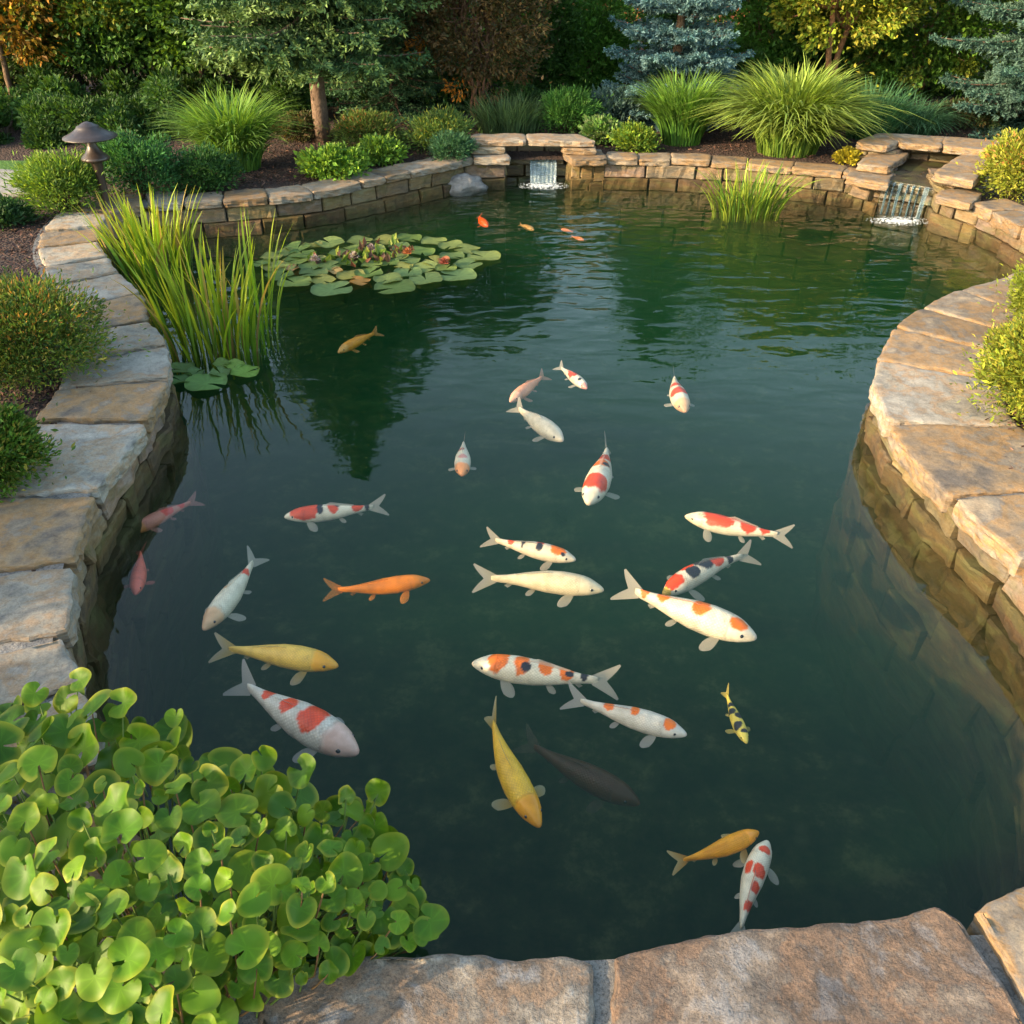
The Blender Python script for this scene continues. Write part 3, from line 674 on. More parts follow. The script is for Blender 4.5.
# ------------------------------------------------------------------ koi
def skin_mat(name, fin=False):
    m, t, out = newmat(name); L = t.links.new
    a = N(t, "ShaderNodeAttribute", attribute_name="Col"); u = N(t, "ShaderNodeAttribute", attribute_name="fuv")
    b = N(t, "ShaderNodeBsdfPrincipled", Roughness=0.38 if not fin else 0.5); b.inputs["Specular IOR Level"].default_value = 0.35
    if not fin:
        v = N(t, "ShaderNodeTexVoronoi", Scale=1.0); v.inputs["Randomness"].default_value = 0.25; L(u.outputs["Vector"], v.inputs["Vector"])
        r = ramp(t, [(0.2, (1.08, 1.08, 1.08)), (0.55, (0.70, 0.67, 0.62))]); L(v.outputs["Distance"], r.inputs[0])
        tn = N(t, "ShaderNodeTexCoord"); mo = N(t, "ShaderNodeTexNoise", Scale=28.0, Detail=4.0); L(tn.outputs["Object"], mo.inputs["Vector"]); rm = ramp(t, [(0.35, (0.80, 0.76, 0.70)), (0.65, (1.12, 1.1, 1.06))]); L(mo.outputs[0], rm.inputs[0])
        c = mixc(t, a.outputs["Color"], r.outputs[0], 0.5, 'MULTIPLY'); c = mixc(t, c, rm.outputs[0], 0.8, 'MULTIPLY'); L(c, b.inputs["Base Color"])
        bp = N(t, "ShaderNodeBump", Strength=0.5, Distance=0.003); L(v.outputs["Distance"], bp.inputs["Height"]); bp.invert = True; L(bp.outputs[0], b.inputs["Normal"])
        L(b.outputs[0], out.inputs[0])
    else:
        w = N(t, "ShaderNodeTexWave", Scale=1.0, Distortion=0.6); w.bands_direction = 'X'; L(u.outputs["Vector"], w.inputs["Vector"])
        r = ramp(t, [(0.2, (0.75, 0.75, 0.75)), (0.7, (1.1, 1.1, 1.1))]); L(w.outputs[0], r.inputs[0])
        c = mixc(t, a.outputs["Color"], r.outputs[0], 0.7, 'MULTIPLY'); L(c, b.inputs["Base Color"])
        tr = N(t, "ShaderNodeBsdfTranslucent"); L(c, tr.inputs[0]); tp = N(t, "ShaderNodeBsdfTransparent")
        m1 = N(t, "ShaderNodeMixShader"); m1.inputs[0].default_value = 0.3; L(b.outputs[0], m1.inputs[1]); L(tr.outputs[0], m1.inputs[2])
        m2 = N(t, "ShaderNodeMixShader"); m2.inputs[0].default_value = 0.48; L(m1.outputs[0], m2.inputs[1]); L(tp.outputs[0], m2.inputs[2])
        L(m2.outputs[0], out.inputs[0])
    return m
SKIN, FIN = skin_mat("koi_skin"), skin_mat("koi_fin", True)
EYE = attr_mat("koi_eye", rough=0.15, spec=0.8, noise_amt=0.0)

WHITE, CREAM, RED, ORANGE, BLACK = (0.65, 0.60, 0.45), (0.60, 0.50, 0.30), (0.62, 0.055, 0.006), (0.72, 0.15, 0.004), (0.015, 0.015, 0.02)
YELLOW, GOLD, DORANGE, PINK, PEACH = (0.62, 0.40, 0.05), (0.70, 0.30, 0.004), (0.72, 0.20, 0.003), (0.60, 0.27, 0.22), (0.62, 0.33, 0.14)

def koi(label, nose, tail, z=-0.09, base=WHITE, patches=(), bend=0.0, flick=0.0, girth=1.2, head=None, belly=None, fin=None, tail_roll=0.9, roll=0.0, tz=None, cut=None):
    z = min(-.062, z * .9) if z > -.15 else z; Np = at(*nose, z); Tp = at(*tail, z if tz is None else tz)
    L_ = np.linalg.norm(Tp - Np); a = (Tp - Np) / L_; up = np.array([0, 0, 1.]); s = np.cross(up, a); s /= np.linalg.norm(s); up = np.cross(a, s)
    seed = nose[0] * 0.37 + nose[1] * 0.11; r_ = np.random.default_rng(int(nose[0] * 7 + nose[1]))
    def sp(t): return Np + a * L_ * t + s * L_ * (bend * math.sin(PI * min(t, 1)) + flick * max(0, t - 0.45) ** 2)
    def fr(t):
        tg = sp(t + 0.01) - sp(t - 0.01); tg /= np.linalg.norm(tg); sd_ = np.cross(np.array([0, 0, 1.]), tg); sd_ /= np.linalg.norm(sd_); u_ = np.cross(tg, sd_)
        c, q = math.cos(roll), math.sin(roll)
        return tg, sd_ * c + u_ * q, u_ * c - sd_ * q
    T_ = [0, .008, .03, .06, .10, .15, .2, .3, .42, .55, .65, .72, .80, .83]
    Wd = [.004, .013, .024, .035, .050, .059, .064, .068, .063, .046, .031, .021, .012, .004]
    Hh = [.004, .014, .026, .038, .051, .063, .070, .076, .071, .053, .038, .030, .027, .020]
    nr, nc = 84, 44
    tt = np.r_[np.linspace(0, 0.06, 12, endpoint=False), np.linspace(0.06, 0.83, nr - 12)]
    V, C, U = [], [], []
    basec = np.array(base); bel = np.array(belly if belly else np.minimum(1, basec * 0.9 + 0.06)) ; bel = np.minimum(bel, 0.6)
    for t in tt:
        c = sp(t); tg, sd_, u_ = fr(t); w = np.interp(t, T_, Wd) * L_ * girth; h = np.interp(t, T_, Hh) * L_ * girth
        zc = -0.012 * L_ * max(0, 1 - t / 0.12)
        for k in range(nc):
            th = 2 * PI * k / nc          # 0 = top
            x, y = math.sin(th), math.cos(th)
            yy = y if y > 0 else y * 0.92
            p = c + sd_ * (w * x * (1 + 0.06 * (abs(x) > .5))) + u_ * (h * yy + zc)
            V.append(p); q = (th if th <= PI else th - 2 * PI) / PI
            nn = nz((t * 9, q * 3.2, 0), 1.6, seed) + 0.5 * nz((t * 9, q * 3.2, 0), 5.0, seed)
            col = basec.copy()
            b_ = np.clip((abs(q) - 0.5) / 0.25, 0, 1); col = col + (bel - col) * b_ * 0.7
            if head is not None:
                hm = np.clip((0.185 - t + 0.02 * nn) / 0.03, 0, 1); col = col + (np.array(head) - col) * hm * 0.8
            for (tc, qc, rt, rq, pc) in patches:
                e = ((t - tc) / rt) ** 2 + ((q - qc) / rq) ** 2; e = math.sqrt(e) + 0.30 * nn
                m_ = np.clip((1.03 - e) / 0.10, 0, 1); col = col + (np.array(pc) - col) * m_
            # gill cover line and mouth
            gl_ = 0.24 - 0.05 * abs(abs(q) - 0.45) * 2
            gm = max(0, 1 - abs(t - (0.175 + 0.03 * math.cos(q * PI))) / 0.006) * (0.12 < abs(q) < 0.8); col = col * (1 - 0.28 * gm)
            if t < 0.012: col = col * 0.9 + np.array([0.08, 0.02, 0.015])
            C.append(col)
            sc = 0.0 if t < 0.17 else 1.0
            U.append(((t * 40 + q * 13) * sc, (t * 40 - q * 13) * sc, 0))
    F = grid_faces(nr, nc); F = []
    for i in range(nr - 1):
        for k in range(nc):
            F.append([i * nc + k, i * nc + (k + 1) % nc, (i + 1) * nc + (k + 1) % nc, (i + 1) * nc + k])
    F.append(list(range(nc))[::-1]); F.append([(nr - 1) * nc + k for k in range(nc)])
    fm = [0] * len(F)
    finc = np.array(fin if fin is not None else np.minimum(0.6, basec * 0.8 + 0.06))
    def fan(P, colr, n, m):
        b0 = len(V)
        for i in range(n):
            for j in range(m):
                V.append(P[i][j]); f_ = j / (m - 1); C.append(colr * (1 - f_) + finc * f_ if j else colr * 0.6 + finc * 0.4); U.append((i * 2.2, j * 0.3, 0))
        for f in grid_faces(n, m, b0): F.append(f); fm.append(1)
    # tail
    tg, sd_, u_ = fr(0.80); c0 = sp(0.79)
    sgy = 1 if s[1] > 0 else -1; cr, sr = math.cos(tail_roll), math.sin(tail_roll) * sgy; pl = u_ * cr + sd_ * sr
    tgt = fr(0.9)[0]; n, m = 19, 8; P = []
    for i in range(n):
        j = -1 + 2 * i / (n - 1); ang = j * 0.46; le = (0.095 + 0.115 * abs(j) ** 1.3) * L_ * (1 - 0.25 * max(0, abs(j) - 0.9) * 10 * 0.4)
        dirv = tgt * math.cos(ang) + pl * math.sin(ang); root = c0 + pl * j * 0.024 * L_ * girth
        P.append([root + dirv * le * (k / (m - 1)) + sd_ * flick * 0.3 * L_ * (k / (m - 1)) ** 2 * 0.3 for k in range(m)])
    fan(P, basec, n, m)
    # dorsal
    n, m = 14, 5; P = []
    for i in range(n):
        q = i / (n - 1); t = 0.36 + 0.28 * q; tg, sd_, u_ = fr(t); h = np.interp(t, T_, Hh) * L_ * girth
        hf = L_ * (0.052 * min(1, q * 8) * (1 - 0.62 * q))
        root = sp(t) + u_ * h * 0.96
        P.append([root + (u_ * 0.55 + tg * 0.75 + sd_ * 0.35) * hf * (k / (m - 1)) for k in range(m)])
    fan(P, np.array(C[int(nr * 0.5) * nc]), n, m)
    # paired fins
    for sgn in (-1, 1):
        for (t, ln, wd, dn, sweep, zlow) in ((0.215, 0.145, 0.078, 0.30, 0.85, 0.40), (0.50, 0.085, 0.045, 0.35, 1.2, 0.7)):
            tg, sd_, u_ = fr(t); w = np.interp(t, T_, Wd) * L_ * girth; h = np.interp(t, T_, Hh) * L_ * girth
            root = sp(t) + sd_ * sgn * w * (0.80 if t < .3 else 0.5) - u_ * h * zlow
            dd = sd_ * sgn - u_ * dn + tg * (sweep + 0.25 * r_.normal() * 0.6); dd /= np.linalg.norm(dd)
            wv = tg - dd * np.dot(tg, dd); wv /= np.linalg.norm(wv); n, m = 9, 7; P = []
            for i in range(n):
                j = -1 + 2 * i / (n - 1); row = []
                for k in range(m):
                    f_ = k / (m - 1); le = ln * L_ * math.sqrt(max(0.02, 1 - (0.82 * j) ** 2)) ** 0.8
                    row.append(root + dd * le * f_ + wv * j * wd * L_ * 0.5 * (0.25 + 0.75 * math.sin(min(1, f_ * 1.1) * PI * 0.5)) - u_ * 0.1 * ln * L_ * f_ ** 2)
                P.append(row)
            fan(P, basec, n, m)
    # anal fin
    tg, sd_, u_ = fr(0.68); h = np.interp(0.68, T_, Hh) * L_ * girth; P = []
    for i in range(5): P.append([sp(0.66 + 0.012 * i) - u_ * h * 0.9 + (-u_ + tg * 1.1) * 0.045 * L_ * (k / 3) * (1 - i * 0.12) for k in range(4)])
    fan(P, basec, 5, 4)
    o = mesh_obj('koi', V, F, None, None, col=np.array(C), smooth=True, uv=U, fmat=fm, mats=[SKIN, FIN], origin=sp(0.4))
    tag(o, label, 'koi', 'koi swimming in the pond')
    mb = MB()
    for sgn in (-1, 1):
        mb = MB(); t = 0.085; tg, sd_, u_ = fr(t); w = np.interp(t, T_, Wd) * L_ * girth; h = np.interp(t, T_, Hh) * L_ * girth
        c = sp(t) + sd_ * sgn * w * 0.86 + u_ * h * 0.22; R_ = 0.0105 * L_ * girth
        pr = [(0.001, R_)] + [(R_ * math.sin(q), R_ * math.cos(q)) for q in np.linspace(0.35, PI - 0.35, 7)] + [(0.001, -R_)]
        lathe(mb, pr, c, 12, (0.01, 0.008, 0.008)); mb.build('eye', EYE, o, smooth=True)
    return o

K = koi
K('plain cream white koi, longer of the two side by side in the pond centre', (604, 589), (468, 578), -.08, (0.58, 0.51, 0.33), fin=(.55, .52, .42), bend=-.03)
K('large white koi with three orange spots and a broad pale tail, right of centre', (757, 637), (613, 582), -.06, WHITE, [(.12, .03, .055, .2, ORANGE), (.37, .0, .06, .28, ORANGE), (.63, 0, .045, .3, ORANGE), (.76, 0, .03, .6, ORANGE)], bend=.02, girth=1.4)
K('black, red and white patched koi passing behind the large orange-spotted koi', (663, 594), (760, 551), -.10, WHITE, [(.12, .1, .09, .4, RED), (.02, 0, .03, 1, YELLOW), (.3, .25, .07, .22, RED), (.3, -.1, .07, .2, BLACK), (.45, .05, .09, .3, BLACK), (.58, 0, .07, .35, RED), (.70, 0, .04, .6, BLACK), (.74, 0, .02, .5, WHITE)], bend=.05)
K('white koi with a long red saddle facing left, nearest the right bank', (685, 515), (798, 537), -.09, WHITE, [(.30, 0, .15, .42, RED), (.57, 0, .07, .5, RED), (.71, 0, .045, .5, RED)], head=(.6, .52, .34), bend=-.05)
K('small cream koi with orange head cap and black flecks, above the plain cream koi', (576, 559), (480, 536), -.08, (.58, .52, .38), [(.18, 0, .08, .28, ORANGE), (.36, -.1, .04, .16, RED), (.36, .08, .035, .2, BLACK), (.53, .0, .02, .3, BLACK), (.66, 0, .04, .4, RED), (.12, .2, .025, .1, BLACK)], bend=.015)
K('koi with red front half, white bands and small black marks, left of centre', (284, 516), (391, 504), -.10, WHITE, [(.20, 0, .15, .55, RED), (.34, 0, .03, .4, BLACK), (.46, 0, .05, .35, RED), (.50, .1, .025, .2, BLACK), (.68, 0, .06, .5, RED), (.77, 0, .025, .8, BLACK)], girth=1.15, bend=-.03)
K('slender plain orange koi facing right, left of centre', (430, 579), (319, 590), -.08, DORANGE, fin=(.7, .26, .03), belly=(.7, .27, .03), girth=1.1, bend=.045)
K('white koi with peach head and a red mark near its tail', (203, 629), (260, 550), -.08, WHITE, [(.66, .0, .045, .45, RED), (.42, .1, .04, .1, (.5, .35, .2))], head=PEACH, bend=-.03)
K('pale yellow koi facing right above the big red-patched koi', (338, 665), (207, 647), -.06, (.66, .44, .07), head=(.68, .30, .01), fin=(.6, .5, .3), bend=-.015, girth=1.25)
K('big white koi with three round red patches and pink head, beside the leafy bog plant', (358, 752), (229, 674), -.05, (.55, .53, .46), [(.30, 0, .075, .34, RED), (.48, -.02, .05, .25, RED), (.66, -.05, .035, .3, RED)], head=(.60, .36, .28), bend=.015, girth=1.45)
K('white koi with orange and black saddles facing left, below centre', (472, 662), (625, 683), -.05, WHITE, [(.18, 0, .07, .38, ORANGE), (.34, -.05, .05, .3, ORANGE), (.37, -.15, .03, .12, BLACK), (.49, 0, .05, .32, ORANGE), (.52, .28, .02, .07, BLACK), (.63, 0, .05, .4, ORANGE), (.65, -.1, .03, .15, BLACK), (.74, 0, .025, .5, BLACK)], bend=-.02, girth=1.25)
K('white koi with three small orange spots facing right, below the orange and black one', (687, 734), (560, 694), -.06, (.56, .53, .44), [(.13, 0, .045, .26, ORANGE), (.40, -.05, .035, .22, ORANGE), (.60, 0, .045, .28, ORANGE)], bend=.01, girth=1.2)
K('golden yellow koi with spread side fins heading toward the viewer', (540, 826), (489, 703), -.05, (.68, .40, .02), head=(.72, .27, .004), fin=(.6, .54, .3), bend=.045, girth=1.2, tail_roll=.4)
K('dark brown koi lying deep and dim below the others', (640, 803), (515, 735), -.42, (.10, .045, .02), fin=(.10, .09, .05), belly=(.08, .05, .03), girth=1.3, bend=.02)
K('tiny black and yellow koi alone on the right', (747, 743), (724, 686), -.09, (.7, .55, .08), [(.25, .2, .06, .3, BLACK), (.4, -.2, .06, .3, BLACK), (.5, .2, .05, .3, BLACK), (.62, 0, .04, .5, BLACK), (.15, -.1, .03, .3, BLACK)], girth=1.15, tail_roll=.4, bend=.02)
K('small orange-yellow koi nose to nose with a red-spotted koi near the bottom', (759, 831), (666, 864), -.06, GOLD, head=(.85, .32, .02), belly=(.7, .55, .3), fin=(.75, .6, .25), girth=1.2, bend=.04)
K('white koi with a row of red spots heading away from the near slab', (768, 840), (738, 950), -.08, WHITE, [(.15, .05, .04, .2, RED), (.36, .14, .06, .2, RED), (.36, -.22, .06, .12, RED), (.50, .2, .05, .2, RED), (.66, .2, .05, .3, RED)], bend=-.035, girth=1.25)
K('white koi with a red cap and red back heading down, right of the pond centre', (588, 503), (608, 440), -.09, WHITE, [(.20, 0, .09, .42, RED), (.48, .05, .07, .3, ORANGE), (.62, 0, .06, .4, RED), (.47, -.15, .03, .12, BLACK)], girth=1.45, tail_roll=.3, bend=-.03)
K('small white koi with an orange head heading straight down, left of the pond centre', (462, 475), (464, 437), -.09, WHITE, [(.3, 0, .05, .2, PINK), (.55, .1, .05, .2, (.4, .1, .05))], head=DORANGE, girth=1.55, tail_roll=.2)
K('small salmon pink koi facing down-left in the middle distance', (510, 401), (548, 373), -.10, (.8, .35, .18), head=(.8, .45, .3), girth=1.2)
K('small white koi with a pink nose and red saddle beside the salmon koi', (587, 388), (556, 364), -.09, WHITE, [(.45, 0, .13, .4, RED), (.2, .1, .03, .15, BLACK), (.03, 0, .07, 1, PINK)], girth=1.2)
K('small red and white banded koi heading down, right of centre', (686, 411), (674, 372), -.08, WHITE, [(.32, 0, .08, .4, RED), (.52, 0, .06, .4, RED)], head=PEACH, girth=1.45, tail_roll=.2, bend=.04)
K('plain creamy white koi below the salmon pink one', (563, 440), (511, 403), -.07, (.58, .52, .38), girth=1.4, bend=.01)
K('ochre yellow koi just in front of the large lily pad patch', (338, 352), (382, 330), -.09, (.66, .28, .02), head=(.6, .34, .1), girth=1.1, bend=.02)
K('small bright red koi near the central waterfall', (488, 226), (479, 215), -.07, (.72, .09, .01), girth=1.45, bend=.06)
K('faint brownish koi below the central waterfall', (534, 230), (518, 224), -.16, (.6, .35, .12), girth=1.5)
K('faint orange koi right of the central waterfall', (561, 229), (574, 232), -.17, (.75, .25, .1), girth=1.4)
K('faint rusty koi farthest right of the group near the central waterfall', (584, 240), (570, 236), -.17, (.7, .25, .1), girth=1.4)
K('pink and red koi with an ochre head half in the dark wall reflection at left', (130, 533), (203, 497), -.13, (.62, .25, .18), [(.5, 0, .08, .5, (.7, .08, .06)), (.7, 0, .05, .5, (.7, .08, .06))], head=(.5, .20, .04), girth=1.2, bend=.02)
K('dusky pink koi pointing down beside the dark wall reflection at left', (135, 594), (141, 545), -.14, (.70, .14, .08), girth=1.3, bend=-.02)

# ------------------------------------------------------------------ vegetation builders
def leaves(P, D, Nn, Ln, Wd, Cc, fold=0.25):
    """folded diamond leaves: P base, D direction, Nn face normal, lengths, widths, colours"""
    n = len(P); D = D / (np.linalg.norm(D, axis=1)[:, None] + 1e-9)
    S = np.cross(D, Nn); S /= np.linalg.norm(S, axis=1)[:, None] + 1e-9; U = np.cross(S, D)
    Ln = np.broadcast_to(Ln, (n,))[:, None]; Wd = np.broadcast_to(Wd, (n,))[:, None]
    a = P; b = P + D * Ln * 0.5 + S * Wd * 0.5 + U * Wd * fold; c = P + D * Ln; d = P + D * Ln * 0.5 - S * Wd * 0.5 + U * Wd * fold
    V = np.stack([a, b, c, d], 1).reshape(-1, 3); F = np.arange(4 * n).reshape(n, 4)
    return V, F, np.repeat(Cc, 4, axis=0)

def pick(pal, n, r_, var=0.18):
    pal = np.array(pal); w = r_.integers(0, len(pal), n); c = pal[w] * np.exp(r_.normal(0, var, n))[:, None]
    return c

def crown_cloud(r_, c, rad, n, lumps, lump_r, pal, ln, wd, shell=0.45, fold=0.25, updir=0.25, core=0.15, zmin=-0.35):
    """leaves gathered in lumps through a crown volume"""
    c = np.array(c); rad = np.array(rad)
    q = r_.normal(size=(lumps, 3)); q /= np.linalg.norm(q, axis=1)[:, None]; q[:, 2] = np.where(q[:, 2] < zmin, -q[:, 2], q[:, 2])
    rr = shell + (1 - shell) * r_.random(lumps) ** 0.5
    LC = c + q * rad * rr[:, None]
    lr = lump_r * np.exp(r_.normal(0, 0.25, lumps)); tone = np.exp(r_.normal(0, 0.2, lumps))
    w = r_.integers(0, lumps, n)
    d = r_.normal(size=(n, 3)); d /= np.linalg.norm(d, axis=1)[:, None]
    P = LC[w] + d * (lr[w] * r_.random(n) ** 0.4)[:, None] * np.array([1, 1, 0.7])
    k = int(n * core); P[:k] = c + r_.normal(size=(k, 3)) * rad * 0.42
    out = P - c; out /= np.linalg.norm(out / rad, axis=1)[:, None] * rad.max() + 1e-9
    D = out * 0.9 + d * 0.6 + r_.normal(size=(n, 3)) * 0.5 + np.array([0, 0, updir])
    Nn = d + r_.normal(size=(n, 3)) * 0.5 + np.array([0, 0, 0.6])
    C = pick(pal, n, r_) * tone[w][:, None]
    s = np.exp(r_.normal(0, 0.2, n))
    return leaves(P, D, Nn, ln * s, wd * s, C, fold), LC

def branchy(mb, r_, base, tips, r0, col, wob=0.06):
    for tp in tips:
        a = np.array(base, float); b = np.array(tp, float); k = 7
        P = [a + (b - a) * t + np.array([0, 0, 0.12 * np.linalg.norm(b - a)]) * math.sin(t * PI) * 0.5 + r_.normal(size=3) * wob * np.linalg.norm(b - a) * (t > 0) * (t < 1) for t in np.linspace(0, 1, k)]
        tube(mb, P, np.linspace(r0, r0 * 0.25, k), 5, col)

G_DARK = [(.028, .075, .016), (.045, .11, .022), (.032, .085, .022), (.06, .13, .025)]
G_MID = [(.04, .11, .02), (.06, .14, .025), (.05, .12, .03), (.03, .08, .02)]
G_YEL = [(.20, .26, .03), (.14, .22, .03), (.26, .28, .04), (.09, .16, .025)]
G_BLUE = [(.05, .12, .06), (.07, .15, .08), (.04, .09, .05)]

def shrub(px, py, rx, h, label, pal=G_MID, n=5000, ln=0.035, wd=0.014, cat='shrub', name='shrub', seed=None, ry=None, lumps=60, group=None, dist=None, flowers=None, stemc=(.06, .04, .025), fuzz=0.28, updir=.5):
    p = at(px, py, gz(0, 0)) if dist is None else atd(px, py, dist); p[2] = gz(p[0], p[1])
    r_ = np.random.default_rng(int(px * 31 + py * 7) if seed is None else seed)
    ry = ry or rx * 0.85
    t = thing(name, p, label, cat, group)
    (V, F, C), LC = crown_cloud(r_, (p[0], p[1], p[2] + h * 0.42), (rx * .85, ry * .85, h * 0.55), n, lumps, min(rx, h) * fuzz, pal, ln, wd, updir=updir, core=0.25)
    V[:, 2] = np.maximum(V[:, 2], p[2] + 0.002)
    if flowers is not None:
        k = r_.random(len(C) // 4) < flowers[0]; top = V[::4, 2] > p[2] + h * 0.55
        m_ = np.repeat(k & top, 4); C[m_] = np.array(flowers[1])
    mesh_obj('foliage', V, F, LEAF, t, col=C)
    mb = MB()
    sel = LC[r_.permutation(len(LC))[:14]]
    branchy(mb, r_, p, sel, 0.008 + rx * 0.01, stemc)
    mb.build('stems', BARK, t, smooth=True)
    return t

def grass_clump(px, py, label, n=500, h=0.5, spread=0.2, fall=0.9, wd=0.009, pal=G_MID, name='ornamental_grass', cat='ornamental grass', ry=None, seed=None, segs=8, z=None, group=None, hvar=0.2, pos=None, tipc=None, droop=None):
    p = at(px, py, gz(0, 0) if z is None else z) if pos is None else np.array(pos)
    if z is None and pos is None: p[2] = gz(p[0], p[1])
    r_ = np.random.default_rng(int(px * 13 + py * 3) if seed is None else seed)
    a = r_.random(n) * 2 * PI; q = np.sqrt(r_.random(n)); ry = ry or spread * .8
    B = np.c_[p[0] + np.cos(a) * q * spread, p[1] + np.sin(a) * q * ry, np.full(n, p[2] - 0.01)]
    az = a + r_.normal(0, 0.7, n); H = h * np.exp(r_.normal(0, hvar, n)); H = np.minimum(H, h * 1.35)
    lean = (0.15 + 0.85 * q * r_.random(n) ** 0.5) * fall if droop is None else (0.28 + 0.72 * q * r_.random(n) ** 0.45) * fall
    dirh = np.c_[np.cos(az), np.sin(az)]
    tt = np.linspace(0, 1, segs); V = np.zeros((n, segs, 2, 3)); C = np.zeros((n, segs, 2, 3))
    col = pick(pal, n, r_, 0.22)
    sa = az + PI / 2 + r_.normal(0, 0.5, n); S = np.c_[np.cos(sa), np.sin(sa), np.zeros(n)]
    W_ = wd * np.exp(r_.normal(0, 0.2, n)) / 2
    for k, t_ in enumerate(tt):
        out = lean * H * (0.25 * t_ + 0.75 * t_ ** 2.2); up = H * (t_ - (0.42 if droop is None else droop) * lean * t_ ** 2.6)
        P = B + np.c_[dirh * out[:, None], up]
        w = W_ * (0.55 + 0.9 * t_) * (1 - t_ ** 3) + 0.0004
        V[:, k, 0] = P - S * w[:, None]; V[:, k, 1] = P + S * w[:, None]
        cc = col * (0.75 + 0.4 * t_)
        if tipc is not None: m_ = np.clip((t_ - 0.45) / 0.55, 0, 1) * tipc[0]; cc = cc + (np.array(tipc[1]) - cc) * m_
        C[:, k, 0] = cc; C[:, k, 1] = cc
    V = V.reshape(-1, 3); base = np.arange(n)[:, None] * segs * 2
    f = np.array([[2 * k, 2 * k + 1, 2 * k + 3, 2 * k + 2] for k in range(segs - 1)])
    F = (base[:, :, None] + f[None]).reshape(-1, 4)
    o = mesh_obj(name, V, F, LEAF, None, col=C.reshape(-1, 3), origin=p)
    return tag(o, label, cat, group)

def broad_tree(px, dist, zc, rad, label, pal, n=14000, trunk_r=0.035, lumps=110, lump_r=0.2, ln=0.07, wd=0.045, name='tree', seed=None, barkc=(.12, .08, .05), stems=1, extra=None, cat='tree', core=.12, shell=.4):
    """zc: crown centre height; rad: crown radii"""
    p = atd(px, 100, dist); p[2] = gz(p[0], p[1]); r_ = np.random.default_rng(int(px * 17 + dist * 100) if seed is None else seed)
    t = thing(name, p, label, cat)
    (V, F, C), LC = crown_cloud(r_, (p[0], p[1], zc), rad, n, lumps, lump_r, pal, ln, wd, core=core, shell=shell, zmin=-.95)
    if extra is not None:     # lumps of another colour
        fr_, pc, cond = extra; k = LC[r_.permutation(len(LC))[:int(len(LC) * fr_)]]
        k = k[[cond(q - np.array([p[0], p[1], zc])) for q in k]] if len(k) else k
        if len(k):
            D = np.min(np.linalg.norm(V[::4][:, None, :] - k[None], axis=2), axis=1); m_ = np.repeat(D < lump_r * 0.8, 4)
            C[m_] = np.repeat(pick(pc, m_.sum() // 4, r_), 4, axis=0)
    V[:, 2] = np.maximum(V[:, 2], p[2] + 0.01)
    mesh_obj('crown', V, F, LEAF, t, col=C)
    mb = MB()
    for s_ in range(stems):
        a = 2 * PI * s_ / max(1, stems) + r_.random(); sp_ = 0.0 if stems == 1 else 0.35 * rad[0]
        top = np.array([p[0] + math.cos(a) * sp_, p[1] + math.sin(a) * sp_ * .7, zc + rad[2] * 0.2])
        P = [p + (top - p) * t_ + r_.normal(size=3) * 0.02 * (t_ > 0) for t_ in np.linspace(0, 1, 9)]; P[0] = p - [0, 0, .03]
        tube(mb, P, np.linspace(trunk_r * (1 if stems == 1 else .55), trunk_r * .35, 9), 8, barkc)
        j = P[4 + s_ % 3]
        branchy(mb, r_, j, LC[r_.permutation(len(LC))[:16 // stems + 3]], trunk_r * 0.35, barkc)
    mb.build('trunk', BARK, t, smooth=True)
    return t

